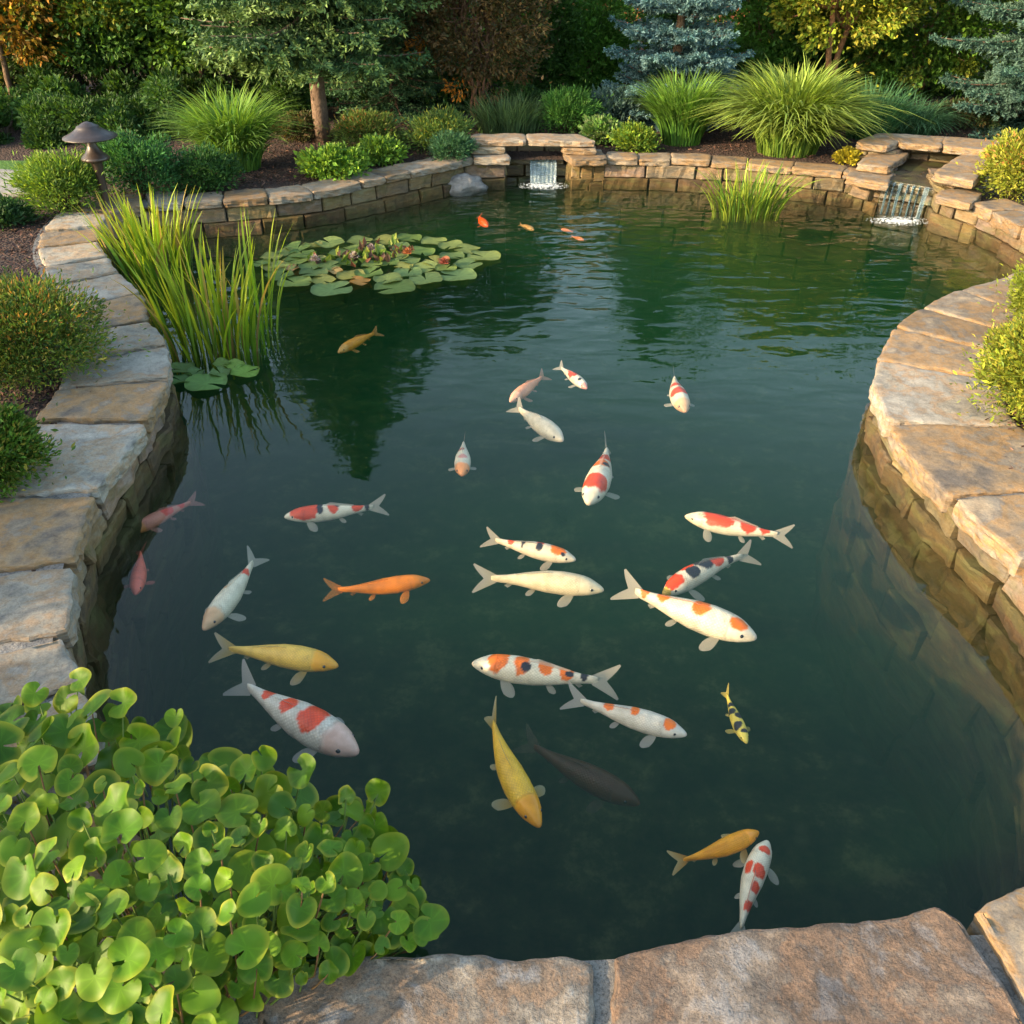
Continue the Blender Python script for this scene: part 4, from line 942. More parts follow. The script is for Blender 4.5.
def conifer(px, dist, h, r_base, z_low, label, pal, tip=None, seed=3, whorls=16, nb=9, droop=0.25, needle=0.026, nw=0.006, trunk_r=0.06, name='conifer', barkc=(.10, .07, .05), dens=1.0, flat=0.5, py=None, upturn=0.1):
    p = atd(px, 100, dist); p[2] = gz(p[0], p[1]); r_ = np.random.default_rng(seed)
    t = thing(name, p, label, 'conifer')
    Vp, Dp, Np_, Cp = [], [], [], []; mb = MB()
    tube(mb, [p + np.array([0.012 * math.sin(3 * q), 0.01 * math.cos(4 * q), -0.03 + q * (h - p[2] + .02)]) for q in np.linspace(0, 1, 14)], np.linspace(trunk_r, 0.008, 14), 10, barkc)
    for w in range(whorls):
        f = (w / (whorls - 1)); zz = z_low + (h - z_low) * f ** 0.95; Lw = r_base * (1 - f) ** 0.75 * (1.0 if w > 0 else 0.85) + 0.05
        for b in range(nb):
            a = 2 * PI * (b + 0.5 * (w % 2)) / nb + r_.normal(0, 0.15); Lb = Lw * r_.uniform(0.75, 1.1)
            dh = np.array([math.cos(a), math.sin(a), 0]); sh = np.array([-dh[1], dh[0], 0]); c0 = np.array([p[0], p[1], zz + r_.normal(0, 0.03)])
            def bp(s): return c0 + dh * Lb * s + np.array([0, 0, Lb * (-droop * s + (droop * .5 + upturn) * s * s)])
            tube(mb, [bp(s) for s in np.linspace(0, 0.95, 5)], np.linspace(0.012, 0.002, 5) * (0.5 + Lb), 4, barkc)
            ns = max(5, int(Lb / 0.05)); tb = np.exp(r_.normal(0, .13))
            for k in range(ns):
                s = 0.05 + 0.95 * (k + r_.random()) / ns
                for sg in (-1, 1):
                    tl = Lb * 0.42 * (1.05 - s) + 0.05; td = dh * 0.75 + sh * sg * (0.8 + .3 * r_.random()) + np.array([0, 0, r_.normal(-0.05 - droop * .3, 0.12)]); td /= np.linalg.norm(td)
                    m_ = max(4, int(tl / 0.012 * dens)); q = r_.random(m_) ; P = bp(s) + td * (q * tl)[:, None] + np.c_[np.zeros((m_, 2)), -flat * 0.05 * q ** 2]
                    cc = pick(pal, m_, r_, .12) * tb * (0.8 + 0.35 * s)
                    if tip is not None: mk = (q > 0.72)[:, None]; cc = np.where(mk, np.array(tip) * np.exp(r_.normal(0, .15, m_))[:, None], cc)
                    for z_ in range(2):
                        D = td + r_.normal(size=(m_, 3)) * 0.65; Vp.append(P + r_.normal(size=(m_, 3)) * 0.006); Dp.append(D); Np_.append(r_.normal(size=(m_, 3)) + [0, 0, .8]); Cp.append(cc)
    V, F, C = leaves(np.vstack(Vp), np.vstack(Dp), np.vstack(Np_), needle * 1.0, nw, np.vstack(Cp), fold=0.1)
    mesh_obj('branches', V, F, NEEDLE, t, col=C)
    mb.build('trunk', BARK, t, smooth=True)
    return t

def hedge(x0, x1, y, depth, h, label, pal, n=16000, ln=0.06, wd=0.03, seed=1, name='hedge', cat='hedge', lump=0.22):
    r_ = np.random.default_rng(seed); t = thing(name, ((x0 + x1) / 2, y, gz(0, y)), label, cat)
    L_ = x1 - x0; nl = int(L_ * h * 34)
    LC = np.c_[r_.uniform(x0, x1, nl), y + r_.uniform(-depth / 2, depth / 2, nl), 0.1 + r_.random(nl) * (h - 0.1)]
    LC[:, 2] *= 1 + 0.12 * np.sin(LC[:, 0] * 2.1 + seed) + 0.07 * np.sin(LC[:, 0] * 5.3)
    tone = np.exp(r_.normal(0, .25, nl)); w = r_.integers(0, nl, n); d = r_.normal(size=(n, 3)); d /= np.linalg.norm(d, axis=1)[:, None]
    P = LC[w] + d * (lump * r_.random(n) ** .4)[:, None]; P[:, 2] = np.maximum(P[:, 2], 0.2)
    V, F, C = leaves(P, d + r_.normal(size=(n, 3)) * .5 + [0, -.3, .3], d + [0, -.6, .6], ln * np.exp(r_.normal(0, .2, n)), wd, pick(pal, n, r_) * tone[w][:, None])
    mesh_obj('foliage', V, F, LEAF, t, col=C)
    for x in np.arange(x0 + .2, x1, 0.6):
        mb = MB(); branchy(mb, r_, (x, y, .15), LC[np.argsort(np.abs(LC[:, 0] - x))[:6]], 0.02, (.05, .035, .02)); mb.build('stem', BARK, t, smooth=True)
    return t

#PLANTS
# ------------------------------------------------------------------ background: house, fence, hedges, trees
def house():
    y = 15.5; x0, x1 = at(540, 100, 0)[0] * 0 + 0.6, 4.6
    h = thing('brick_house', ((x0 + x1) / 2, y, gz(0, y)), 'orange brick house glimpsed over the hedge at the top of the photo', 'house')
    mb = MB(); r_ = np.random.default_rng(5)
    zz = 0.2; row = 0
    solid(h, [(x0, y + .02), (x1, y + .02), (x1, y + 4), (x0, y + 4)], 0.15, 2.7, BRICK, 'wall_core', .25)
    while zz < 2.7:
        x = x0 - 0.2 * (row % 2) ; 
        while x < x1:
            a, b = max(x, x0), min(x + 0.39, x1)
            if b - a > .03:
                c = np.array((.50, .17, .07)) * r_.uniform(.75, 1.25)
                V = [[a + .006, y, zz + .006], [b - .006, y, zz + .006], [b - .006, y, zz + .124], [a + .006, y, zz + .124]] + [[a, y + .02, zz], [b, y + .02, zz], [b, y + .02, zz + .13], [a, y + .02, zz + .13]]
                mb.add(V, [[0, 1, 2, 3], [0, 4, 5, 1], [1, 5, 6, 2], [2, 6, 7, 3], [3, 7, 4, 0]], c)
            x += 0.4
        zz += 0.13; row += 1
    mb.build('wall', BRICK, h)
    mb = MB(); V = [[x0 - .3, y - .3, 2.65], [x1 + .3, y - .3, 2.65], [x1 + .3, y + 4.3, 2.65], [x0 - .3, y + 4.3, 2.65], [x0 - .3, y + 2, 4.0], [x1 + .3, y + 2, 4.0]]
    mb.add(V, [[0, 1, 5, 4], [2, 3, 4, 5], [0, 4, 3], [1, 2, 5], [0, 3, 2, 1]], (.12, .09, .08)); mb.build('roof', BRICK, h)
house()

def fence():
    y = 10.0; x0, x1 = -5.6, -2.2
    t = thing('metal_fence', ((x0 + x1) / 2, y, gz(0, y)), 'thin black metal picket fence in front of the trees at upper left', 'fence')
    mb = MB()
    for x in np.arange(x0, x1, 0.115):
        tube(mb, [(x, y, .15), (x, y, 1.12)], 0.007, 5, (.01, .01, .01))
    mb.build('picket', IRON, t)['kind'] = 'stuff'
    mb = MB()
    for z in (.3, 1.0): tube(mb, [(x0, y + .012, z), (x1, y + .012, z)], 0.012, 6, (.01, .01, .01))
    mb.build('rail', IRON, t)
    for x in np.arange(x0, x1 + .1, 1.13):
        mb = MB(); tube(mb, [(x, y - .004, .1), (x, y - .004, 1.18)], 0.022, 6, (.01, .01, .01)); mb.build('post', IRON, t)
fence()

# far masses
hedge(-9, -1.2, 12.6, 1.0, 3.1, 'dense dark green wall of foliage behind the fence at upper left', G_DARK + [(.04, .10, .02)], n=26000, seed=2, ln=.09, wd=.05, lump=.3)
hedge(1.75, 9.5, 12.4, 1.0, 3.3, 'dense green thicket behind the yellow-green tree at upper right', G_DARK + [(.05, .12, .02), (.04, .10, .02)], n=26000, seed=3, ln=.09, wd=.05, lump=.3)
hedge(-1.3, 1.9, 11.2, .8, 0.98, 'clipped dark green hedge below the brick house', [(.03, .09, .015), (.045, .12, .02), (.02, .06, .01)], n=16000, seed=4, ln=.06, wd=.03, lump=.16)
hedge(-6.6, -3.1, 8.5, .8, 0.55, 'low dark evergreen hedge behind the concrete path at left', G_DARK, n=34000, seed=5, ln=.045, wd=.022, lump=.16)

broad_tree(15, 9.6, 1.38, (1.05, .5, .62), 'autumn tree with rust orange leaves in the top left corner', [(.26, .13, .02), (.18, .12, .02), (.12, .14, .02), (.32, .20, .02)], n=24000, lumps=140, seed=11, name='autumn_tree', ln=.055, wd=.035)
broad_tree(118, 9.85, 1.3, (1.15, .55, .72), 'mid green leafy tree behind the fence, right of the orange autumn tree', [(.05, .13, .02), (.08, .18, .03), (.035, .09, .02)], n=30000, lumps=170, seed=12, ln=.05, wd=.032, extra=(.25, G_YEL, lambda q: q[2] > -.2))
broad_tree(205, 9.8, 1.25, (.7, .5, .72), 'brighter green tree with blond patches just left of the big conifer', [(.07, .15, .02), (.10, .20, .03), (.04, .10, .02)], n=20000, lumps=120, seed=14, ln=.05, wd=.032, extra=(.2, [(.5, .33, .16), (.3, .2, .08)], lambda q: q[2] > 0))
conifer(318, 8.35, 3.3, 1.15, 1.02, 'big green conifer with a bare brown trunk and drooping flat sprays', [(.035, .085, .03), (.05, .11, .035), (.03, .07, .025)], tip=(.12, .20, .06), seed=21, whorls=13, nb=10, droop=.30, needle=.052, nw=.018, trunk_r=.075, dens=.75, flat=2.0, name='fir_tree', barkc=(.13, .09, .065))
conifer(395, 9.6, 2.9, .85, .35, 'dark blue-green conifer between the big conifer and the bronze bush', [(.035, .09, .04), (.05, .12, .055)], seed=22, whorls=15, nb=9, droop=.3, needle=.034, nw=.010, name='spruce_tree')
broad_tree(478, 9.0, 1.25, (.68, .5, .80), 'bronze brown multi-stemmed shrub with orange leaf tufts behind the central waterfall', [(.09, .07, .03), (.13, .09, .035), (.07, .08, .03), (.15, .09, .035)], n=19000, lumps=200, lump_r=.13, ln=.042, wd=.022, seed=31, stems=7, trunk_r=.028, name='bronze_shrub', cat='shrub', barkc=(.16, .09, .06), extra=(.10, [(.42, .17, .02), (.5, .22, .03)], lambda q: q[0] < .1))
broad_tree(540, 10.2, .72, (.38, .3, .72), 'narrow dark green cypress bush left of the blue spruce', [(.05, .13, .025), (.035, .095, .02)], n=14000, lumps=90, lump_r=.13, ln=.05, wd=.02, seed=32, name='cypress', cat='evergreen')
broad_tree(588, 10.4, .66, (.42, .35, .62), 'bright leafy dark green cypress bush just left of the blue spruce', [(.06, .17, .025), (.045, .125, .018)], n=14000, lumps=90, lump_r=.13, ln=.05, wd=.02, seed=33, name='cypress', cat='evergreen')
conifer(672, 9.2, 2.25, .70, .28, 'silvery blue spruce in layered tiers behind the centre of the far bank', [(.055, .135, .145), (.08, .17, .18), (.035, .085, .09)], tip=(.12, .22, .235), seed=41, whorls=10, nb=19, droop=.14, needle=.032, nw=.011, dens=2.3, flat=0, name='blue_spruce', upturn=.2)
broad_tree(757, 10.3, 1.0, (.55, .5, 1.0), 'dark green bush between the blue spruce and the yellow-green tree', [(.05, .14, .02), (.07, .17, .025)], n=15000, lumps=90, lump_r=.15, ln=.055, wd=.03, seed=42, name='green_bush', cat='bush', extra=(.1, G_YEL, lambda q: q[2] > 0.2))
broad_tree(826, 9.7, 1.50, (.80, .7, .78), 'small tree with bright yellow-green leaves and a forked orange-brown trunk', [(.30, .33, .03), (.20, .27, .03), (.38, .36, .05), (.12, .20, .02)], n=26000, lumps=150, lump_r=.13, ln=.048, wd=.030, seed=43, stems=2, trunk_r=.06, name='golden_tree', barkc=(.28, .14, .07))
broad_tree(915, 10.3, 1.25, (1.05, .7, 1.05), 'green broadleaf tree with scattered yellow leaves between the golden tree and dark spruce', [(.06, .16, .02), (.10, .20, .025), (.04, .10, .015)], n=30000, lumps=170, lump_r=.16, ln=.05, wd=.032, seed=44, stems=3, barkc=(.2, .12, .08), extra=(.22, G_YEL, lambda q: True))
conifer(1040, 8.9, 3.0, 1.15, .25, 'dark blue-green spruce with layered branches in the top right corner', [(.03, .08, .06), (.045, .105, .08), (.02, .055, .04)], tip=(.07, .135, .105), seed=45, whorls=10, nb=14, droop=.28, needle=.036, nw=.013, dens=1.7, flat=0, name='blue_spruce')

hedge(-6.2, -2.0, 9.35, .5, .48, 'low shaded evergreen growth at the foot of the black picket fence', G_DARK + [(.04, .09, .02)], n=30000, seed=16, ln=.06, wd=.03, lump=.16, name='understory', cat='bushes')
hedge(-7.2, -1.6, 10.15, .6, 1.0, 'tangled green understory just behind the black picket fence', [(.03, .075, .015), (.05, .11, .02), (.07, .14, .03), (.02, .05, .012), (.10, .12, .03)], n=34000, seed=6, ln=.06, wd=.03, lump=.18, name='understory', cat='bushes')
hedge(-2.6, -.2, 9.9, .5, .8, 'shadowy dark green shrubs behind the trunk of the big conifer', G_DARK, n=13000, seed=7, ln=.06, wd=.03, lump=.16, name='understory', cat='bushes')
hedge(2.0, 5.5, 10.6, .5, .7, 'shadowy low bushes under the golden tree at upper right', G_DARK + [(.06, .12, .02)], n=16000, seed=8, ln=.06, wd=.03, lump=.16, name='understory', cat='bushes')
for bx, by, bh, bl in ((-4.9, -.6, 1.5, 'unseen shade tree added left of the viewer, nearer one'), (-5.0, 1.2, 1.5, 'unseen shade tree added left of the viewer, middle one'), (-5.3, 3.0, 1.45, 'unseen shade tree added left of the viewer, farther one')):  # unseen trees, added out of view to shade the left bank from the low sun
    t_ = broad_tree(0, 5, bh * .62, (1.0, .8, bh * .62), bl, G_MID, n=7000, seed=int(by * 10 + 90), ln=.08, wd=.06); t_.location = (bx, by, .19)

# ------------------------------------------------------------------ beds along the far bank
grass_clump(238, 168, 'big upright ornamental grass left of the big conifer', n=1700, h=.60, spread=.18, fall=.85, droop=.68, wd=.013, pal=[(.12, .26, .04), (.16, .32, .05), (.08, .20, .05)], tipc=(.3, (.30, .36, .08)))
grass_clump(681, 143, 'rounded ornamental grass right below the blue spruce', n=1400, h=.55, spread=.17, fall=.75, droop=.6, wd=.013, pal=[(.09, .22, .03), (.13, .28, .04), (.06, .16, .03)], tipc=(.25, (.30, .34, .08)))
grass_clump(786, 153, 'largest arching ornamental grass on the far bank, left of the right-hand waterfall', n=3000, h=.72, spread=.24, fall=.95, droop=.72, wd=.017, pal=[(.16, .26, .035), (.22, .34, .05), (.10, .20, .03)], tipc=(.4, (.36, .38, .10)))
grass_clump(905, 133, 'fine blue-green grass behind the right-hand waterfall', n=1000, h=.34, spread=.3, fall=1.0, droop=.8, wd=.007, pal=[(.06, .15, .07), (.09, .19, .09)])
grass_clump(868, 138, 'taller blue-green grass beside the largest arching grass', n=700, h=.42, spread=.2, fall=.9, wd=.008, pal=[(.06, .17, .07), (.08, .20, .08)])
shrub(68, 212, .33, .38, 'yellow-green feathery juniper at the foot of the garden lamp', [(.12, .22, .03), (.18, .27, .04), (.07, .15, .03)], n=9000, ln=.035, wd=.009, name='juniper', lumps=90)
shrub(143, 192, .36, .42, 'green round shrub just right of the garden lamp', [(.05, .16, .05), (.07, .19, .05), (.035, .11, .04)], n=8000, ln=.03, wd=.012)
shrub(208, 190, .27, .27, 'low dark green shrub in front of the left ornamental grass', [(.045, .12, .03), (.03, .09, .025)], n=5500, ln=.028, wd=.012)
shrub(4, 224, .2, .14, 'dark low plant at the left photo edge beside the concrete path', [(.03, .08, .03), (.05, .12, .04)], n=2500, ln=.04, wd=.015)
shrub(335, 177, .27, .2, 'low lime green perennial under the conifer trunk', [(.13, .26, .03), (.2, .33, .04), (.08, .18, .03)], n=4200, ln=.04, wd=.022)
shrub(380, 164, .2, .18, 'small lime green perennial to the right of its larger twin under the conifer', [(.12, .24, .03), (.18, .30, .04), (.07, .16, .03)], n=3000, ln=.038, wd=.02)
shrub(368, 150, .32, .30, 'loose meadow-like perennial just right of the conifer trunk', [(.09, .15, .03), (.12, .2, .04), (.16, .2, .05)], n=5500, ln=.035, wd=.009, flowers=(.10, (.35, .16, .05)))
shrub(440, 150, .34, .30, 'wispy green perennial with yellow tips left of the central waterfall', [(.07, .15, .04), (.10, .18, .04), (.13, .2, .05)], n=7000, ln=.035, wd=.009, flowers=(.15, (.30, .32, .05)))
shrub(452, 160, .2, .2, 'small dark blue-green perennial touching the left stones of the central waterfall', [(.045, .12, .06), (.06, .15, .07)], n=4000, ln=.035, wd=.008)
grass_clump(508, 133, 'fine grey-green grass directly behind the central waterfall lintel', n=900, h=.30, spread=.28, fall=.8, wd=.007, pal=[(.09, .16, .07), (.12, .2, .08)])
shrub(568, 133, .30, .36, 'round fine-leaved green shrub behind the right end of the central lintel', [(.06, .17, .03), (.09, .21, .04)], n=7000, ln=.035, wd=.010)
shrub(601, 143, .18, .18, 'small fresh green plant with broad leaves right of the central waterfall', [(.09, .20, .04), (.13, .24, .06), (.2, .28, .12)], n=2400, ln=.045, wd=.025)
shrub(633, 151, .20, .2, 'small golden-green shrub in front of the blue spruce', [(.22, .29, .03), (.15, .25, .03), (.10, .2, .03)], n=3600, ln=.032, wd=.016)
shrub(612, 128, .3, .3, 'grey-blue foliage plant at the left foot of the blue spruce', [(.10, .17, .15), (.07, .13, .11)], n=3500, ln=.05, wd=.02)
shrub(847, 163, .12, .1, 'tiny golden yellow plant at the left edge of the right-hand waterfall', [(.42, .36, .03), (.32, .3, .03)], n=1500, ln=.025, wd=.014, lumps=25)
shrub(1012, 197, .30, .44, 'yellow-green shrub with rusty tips beside the right-hand waterfall', [(.24, .27, .03), (.17, .22, .03), (.30, .30, .05)], n=9000, ln=.032, wd=.014, flowers=(.12, (.5, .25, .08)))
shrub(960, 128, .4, .2, 'low shady undergrowth beneath the dark spruce', [(.03, .06, .02), (.05, .09, .03), (.06, .05, .02)], n=3500, ln=.04, wd=.015)
for q, (px, py, rx, h, lb) in enumerate([(770, 118, .35, .35, 'shadowed filler shrub behind the largest arching grass'), (520, 118, .3, .25, 'shadowed green filler shrub behind the grey-green grass'), (300, 140, .25, .2, 'brownish dry perennial at the left of the conifer trunk')]):
    shrub(px, py, rx, h, lb, [(.05, .12, .03), (.035, .08, .02)] if q < 2 else [(.12, .09, .05), (.07, .09, .03)], n=3500)

# left and right beds
shrub(28, 372, .44, .42, 'wide mound of fine green foliage flecked with orange and yellow on the left bank', [(.10, .19, .03), (.15, .20, .03), (.06, .13, .03), (.20, .19, .04)], n=26000, ln=.024, wd=.007, flowers=(.07, (.42, .2, .04)), lumps=170, fuzz=.2, seed=61)
shrub(-12, 486, .26, .3, 'dense dark green dwarf conifer on the left bank below the orange-flecked mound', [(.07, .16, .02), (.11, .21, .03), (.05, .11, .02), (.2, .2, .04)], n=22000, ln=.022, wd=.008, lumps=140, fuzz=.2, seed=62, name='dwarf_conifer')
shrub(1040, 418, .34, .46, 'sunlit yellow-green dwarf conifer beside the right bank flagstones', [(.26, .30, .03), (.19, .25, .03), (.34, .32, .05), (.12, .18, .03)], n=32000, ln=.024, wd=.008, lumps=170, fuzz=.2, seed=63, name='dwarf_conifer')
shrub(1056, 330, .30, .42, 'second yellow-green dwarf conifer on the right bank, farther than the first', [(.22, .27, .03), (.16, .22, .03)], n=22000, ln=.024, wd=.008, lumps=140, seed=64, name='dwarf_conifer')

# path
slab('concrete_path', [at(-260, 196, .2)[:2], at(-60, 197, .2)[:2], at(34, 193, .2)[:2]], [at(-260, 170, .2)[:2], at(-60, 170, .2)[:2], at(42, 171, .2)[:2]], .215, .06, CONCRETE, None, step=.06, jag=.004)['kind'] = 'structure'
lw = at(18, 166, .2)
V = [[*at(-200, 171, .2)[:2], .20], [*at(50, 170, .2)[:2], .20], [*at(55, 162, .2)[:2], .21], [*at(-200, 161, .2)[:2], .21]]
GR = attr_mat('lawn_grass', noise_amt=.8, nscale=60, bump=1.0)
tag(mesh_obj('lawn', V, [[0, 1, 2, 3]], GR, col=np.tile((.07, .15, .03), (4, 1))), kind='structure')

# ------------------------------------------------------------------ garden lamp
p = at(110, 214, gz(0, 6)); p[2] = gz(p[0], p[1])
lt = thing('garden_lamp', p, 'bronze pagoda-shaped garden path lamp at the left behind the reeds', 'path light')
bz = (.035, .022, .016)
tilt_x = -0.00
mb = MB(); lathe(mb, [(.045, -.02), (.045, .015), (.03, .03), (.026, .1), (.028, .28), (.04, .36), (.042, .375), (.0, .376)], p, 28, bz); mb.build('pole', METAL, lt, smooth=True)
mb = MB(); lathe(mb, [(.03, .355), (.088, .362), (.092, .372), (.085, .384), (.06, .405), (.040, .435), (.030, .465), (.028, .52), (.0, .52)], p, 32, bz); mb.build('lower_bell', METAL, lt, smooth=True)
mb = MB(); lathe(mb, [(.0, .498), (.165, .500), (.173, .505), (.171, .511), (.13, .528), (.095, .548), (.072, .566), (.070, .574), (.052, .580), (.034, .592), (.012, .600), (.0, .601)], p, 40, (.035, .026, .025)); mb.build('top_hat', METAL, lt, smooth=True)

# ------------------------------------------------------------------ reeds and lily pads
IR = [(.16, .29, .02), (.22, .35, .02), (.10, .22, .02), (.30, .35, .02), (.15, .25, .03), (.13, .26, .02), (.10, .22, .02), (.26, .19, .07)]
def iris(px, py, label, n, h, sp, ry, seed, tipc=(.35, (.45, .42, .03)), wd=.0155, fall=.42, hv=.32):
    return grass_clump(px, py, label, n=n, h=h, spread=sp, fall=fall, wd=wd, pal=IR, name='water_iris', cat='reeds', z=-.12, ry=ry, seed=seed, tipc=tipc, hvar=hv, group=None)
iris(218, 368, 'nearer clump of tall bright green sword-leaved reeds standing in the water at left', 125, .60, .25, .17, 71)
iris(160, 292, 'farther clump of yellow-green reeds standing close to the left coping', 190, .52, .22, .26, 72)
iris(262, 350, 'sparse outer reeds at the right edge of the nearer reed clump', 22, .62, .10, .1, 73)
grass_clump(745, 218, 'small tuft of bright water grass rising from the pond in front of the far wall', n=240, h=.34, spread=.26, ry=.12, fall=.8, wd=.010, pal=[(.18, .28, .03), (.26, .34, .04), (.10, .2, .03)], name='water_grass', cat='water grass', z=-.03, seed=74, hvar=.3)

def lily(parent_loc, pads, label, seed, extra=True):
    r_ = np.random.default_rng(seed); t = thing('water_lily', parent_loc, label, 'lily pads')
    for (px, py, rad, colr) in pads:
        c = at(px, py, 0.0); a0 = r_.random() * 2 * PI; n = 26; V = [[c[0], c[1], .006]]; C = [np.array(colr) * 1.1]
        notch = 0.16; zt = r_.random() * .006; k_ = 0.03 * r_.normal()
        for rr, zz in ((.35, .007), (.75, .008), (.96, .010), (1.0, .013)):
            for i in range(n):
                th = a0 + notch + (2 * PI - 2 * notch) * i / (n - 1); q = rad * rr * (1 + .03 * math.sin(5 * th + seed) + .02 * math.sin(9 * th))
                V.append([c[0] + math.cos(th) * q, c[1] + math.sin(th) * q, zz + zt + (.008 * rr ** 6 * math.sin(3 * th + px) + .4 * k_ * rad * rr * math.sin(th) * .5) + .002])
                C.append(np.array(colr) * (1 - .22 * (rr > .9)) * (1 + .12 * math.cos(11 * th)))
        F = [[0, 1 + i, 2 + i] for i in range(n - 1)]
        for k in range(3): F += [[1 + k * n + i, 1 + (k + 1) * n + i, 2 + (k + 1) * n + i, 2 + k * n + i] for i in range(n - 1)]
        V = np.array(V); V[:, 2] = np.maximum(V[:, 2], .004)
        mesh_obj('lily_pad', V, F, PADLEAF, t, col=np.array(C), smooth=True)
    return t
gp = [(.11, .18, .05), (.15, .22, .06), (.19, .25, .08), (.12, .19, .07), (.22, .24, .07)]
rr_ = np.random.default_rng(8)
pl = [(332, 291, 18), (395, 289, 18), (458, 277, 17), (468, 266, 14), (484, 258, 16), (467, 251, 13), (451, 247, 13), (434, 243, 13), (409, 240, 13), (422, 253, 13), (436, 263, 13), (425, 269, 14), (426, 281, 15), (408, 275, 13), (388, 281, 13), (389, 265, 10),
      (351, 277, 13), (369, 275, 13), (323, 282, 12), (295, 284, 15), (280, 277, 13), (314, 275, 13), (274, 268, 12), (298, 261, 14), (272, 259, 11), (330, 244, 15), (298, 249, 13), (302, 256, 13), (360, 243, 13), (386, 242, 13), (375, 251, 11), (398, 258, 11), (346, 264, 11), (330, 268, 11), (312, 268, 12), (284, 268, 12), (318, 262, 10), (350, 252, 12), (410, 262, 10), (452, 258, 12), (372, 267, 10), (340, 256, 11), (262, 265, 9), (286, 254, 10), (313, 247, 10), (400, 249, 11), (446, 270, 10), (404, 268, 9)]
pads = [(x, y, r * 0.0071, np.array(gp[rr_.integers(0, 5)]) * rr_.uniform(.8, 1.2)) for x, y, r in pl] + [(360, 283, .07, (.36, .20, .06)), (292, 270, .05, (.35, .22, .10)), (444, 262, .045, (.38, .15, .07)), (336, 273, .05, (.33, .24, .1))]
lily(at(370, 265, 0), pads, 'large floating patch of round lily pads with a few blooms', 3)
lw_ = bpy.data.objects['water_lily']
# raised leaves and blooms of the same plant
mb = MB(); r_ = np.random.default_rng(12)
P, D, Nn, Lz, Wz, Cz = [], [], [], [], [], []
for px, py in [(317, 262), (354, 258), (371, 256), (371, 250), (372, 262), (391, 257), (398, 252), (404, 252), (344, 262), (360, 262), (380, 262), (330, 264), (365, 258), (378, 255), (350, 264), (386, 262), (310, 260), (393, 247), (367, 252), (340, 259)]:
    for _ in range(4):
        p = at(px + r_.normal() * 5, py + r_.normal() * 2, 0.0); P.append(p); D.append([r_.normal() * .6, r_.normal() * .6, 1.0]); Nn.append([r_.normal(), -1, .4]); Lz.append(r_.uniform(.04, .095)); Wz.append(r_.uniform(.025, .05))
        Cz.append([(.12, .20, .03), (.16, .24, .04), (.25, .30, .05), (.09, .05, .04), (.20, .08, .05), (.12, .07, .05)][r_.integers(0, 6)])
V, F, C = leaves(np.array(P), np.array(D), np.array(Nn), np.array(Lz), np.array(Wz), np.array(Cz)); mesh_obj('raised_leaves', V, F, PADLEAF, lw_, col=C)
for px, py, c1 in [(315, 257, (.5, .36, .32)), (354, 254, (.55, .45, .38)), (407, 250, (.42, .15, .06)), (371, 246, (.28, .21, .22)), (444, 260, (.32, .09, .06))]:
    P, D, Nn, Lz, Cz = [], [], [], [], []
    p = at(px, py + 4, 0.03)
    for ring_, (nn_, el, ln) in enumerate(((9, .25, .05), (8, .7, .048), (6, 1.2, .042))):
        for k in range(nn_):
            a = 2 * PI * k / nn_ + ring_ * .4; P.append(p + [0, 0, .005 * ring_]); D.append([math.cos(a) * math.cos(el), math.sin(a) * math.cos(el), math.sin(el)]); Nn.append([-math.cos(a) * math.sin(el), -math.sin(a) * math.sin(el), math.cos(el)]); Lz.append(ln * .9); Cz.append(np.array(c1) * r_.uniform(.8, 1.15))
    V, F, C = leaves(np.array(P), np.array(D), np.array(Nn), np.array(Lz), .022, np.array(Cz)); mesh_obj('flower', V, F, PADLEAF, lw_, col=C)
lily(at(212, 378, 0), [(207, 385, .105, (.14, .26, .07)), (246, 374, .075, (.17, .30, .06)), (235, 367, .055, (.2, .32, .07)), (182, 371, .07, (.12, .2, .06)), (181, 382, .06, (.10, .2, .06)), (221, 375, .055, (.12, .2, .07)), (196, 375, .05, (.1, .18, .06)), (222, 366, .05, (.14, .22, .06))], 'small group of lily pads floating at the foot of the nearer reeds', 4)

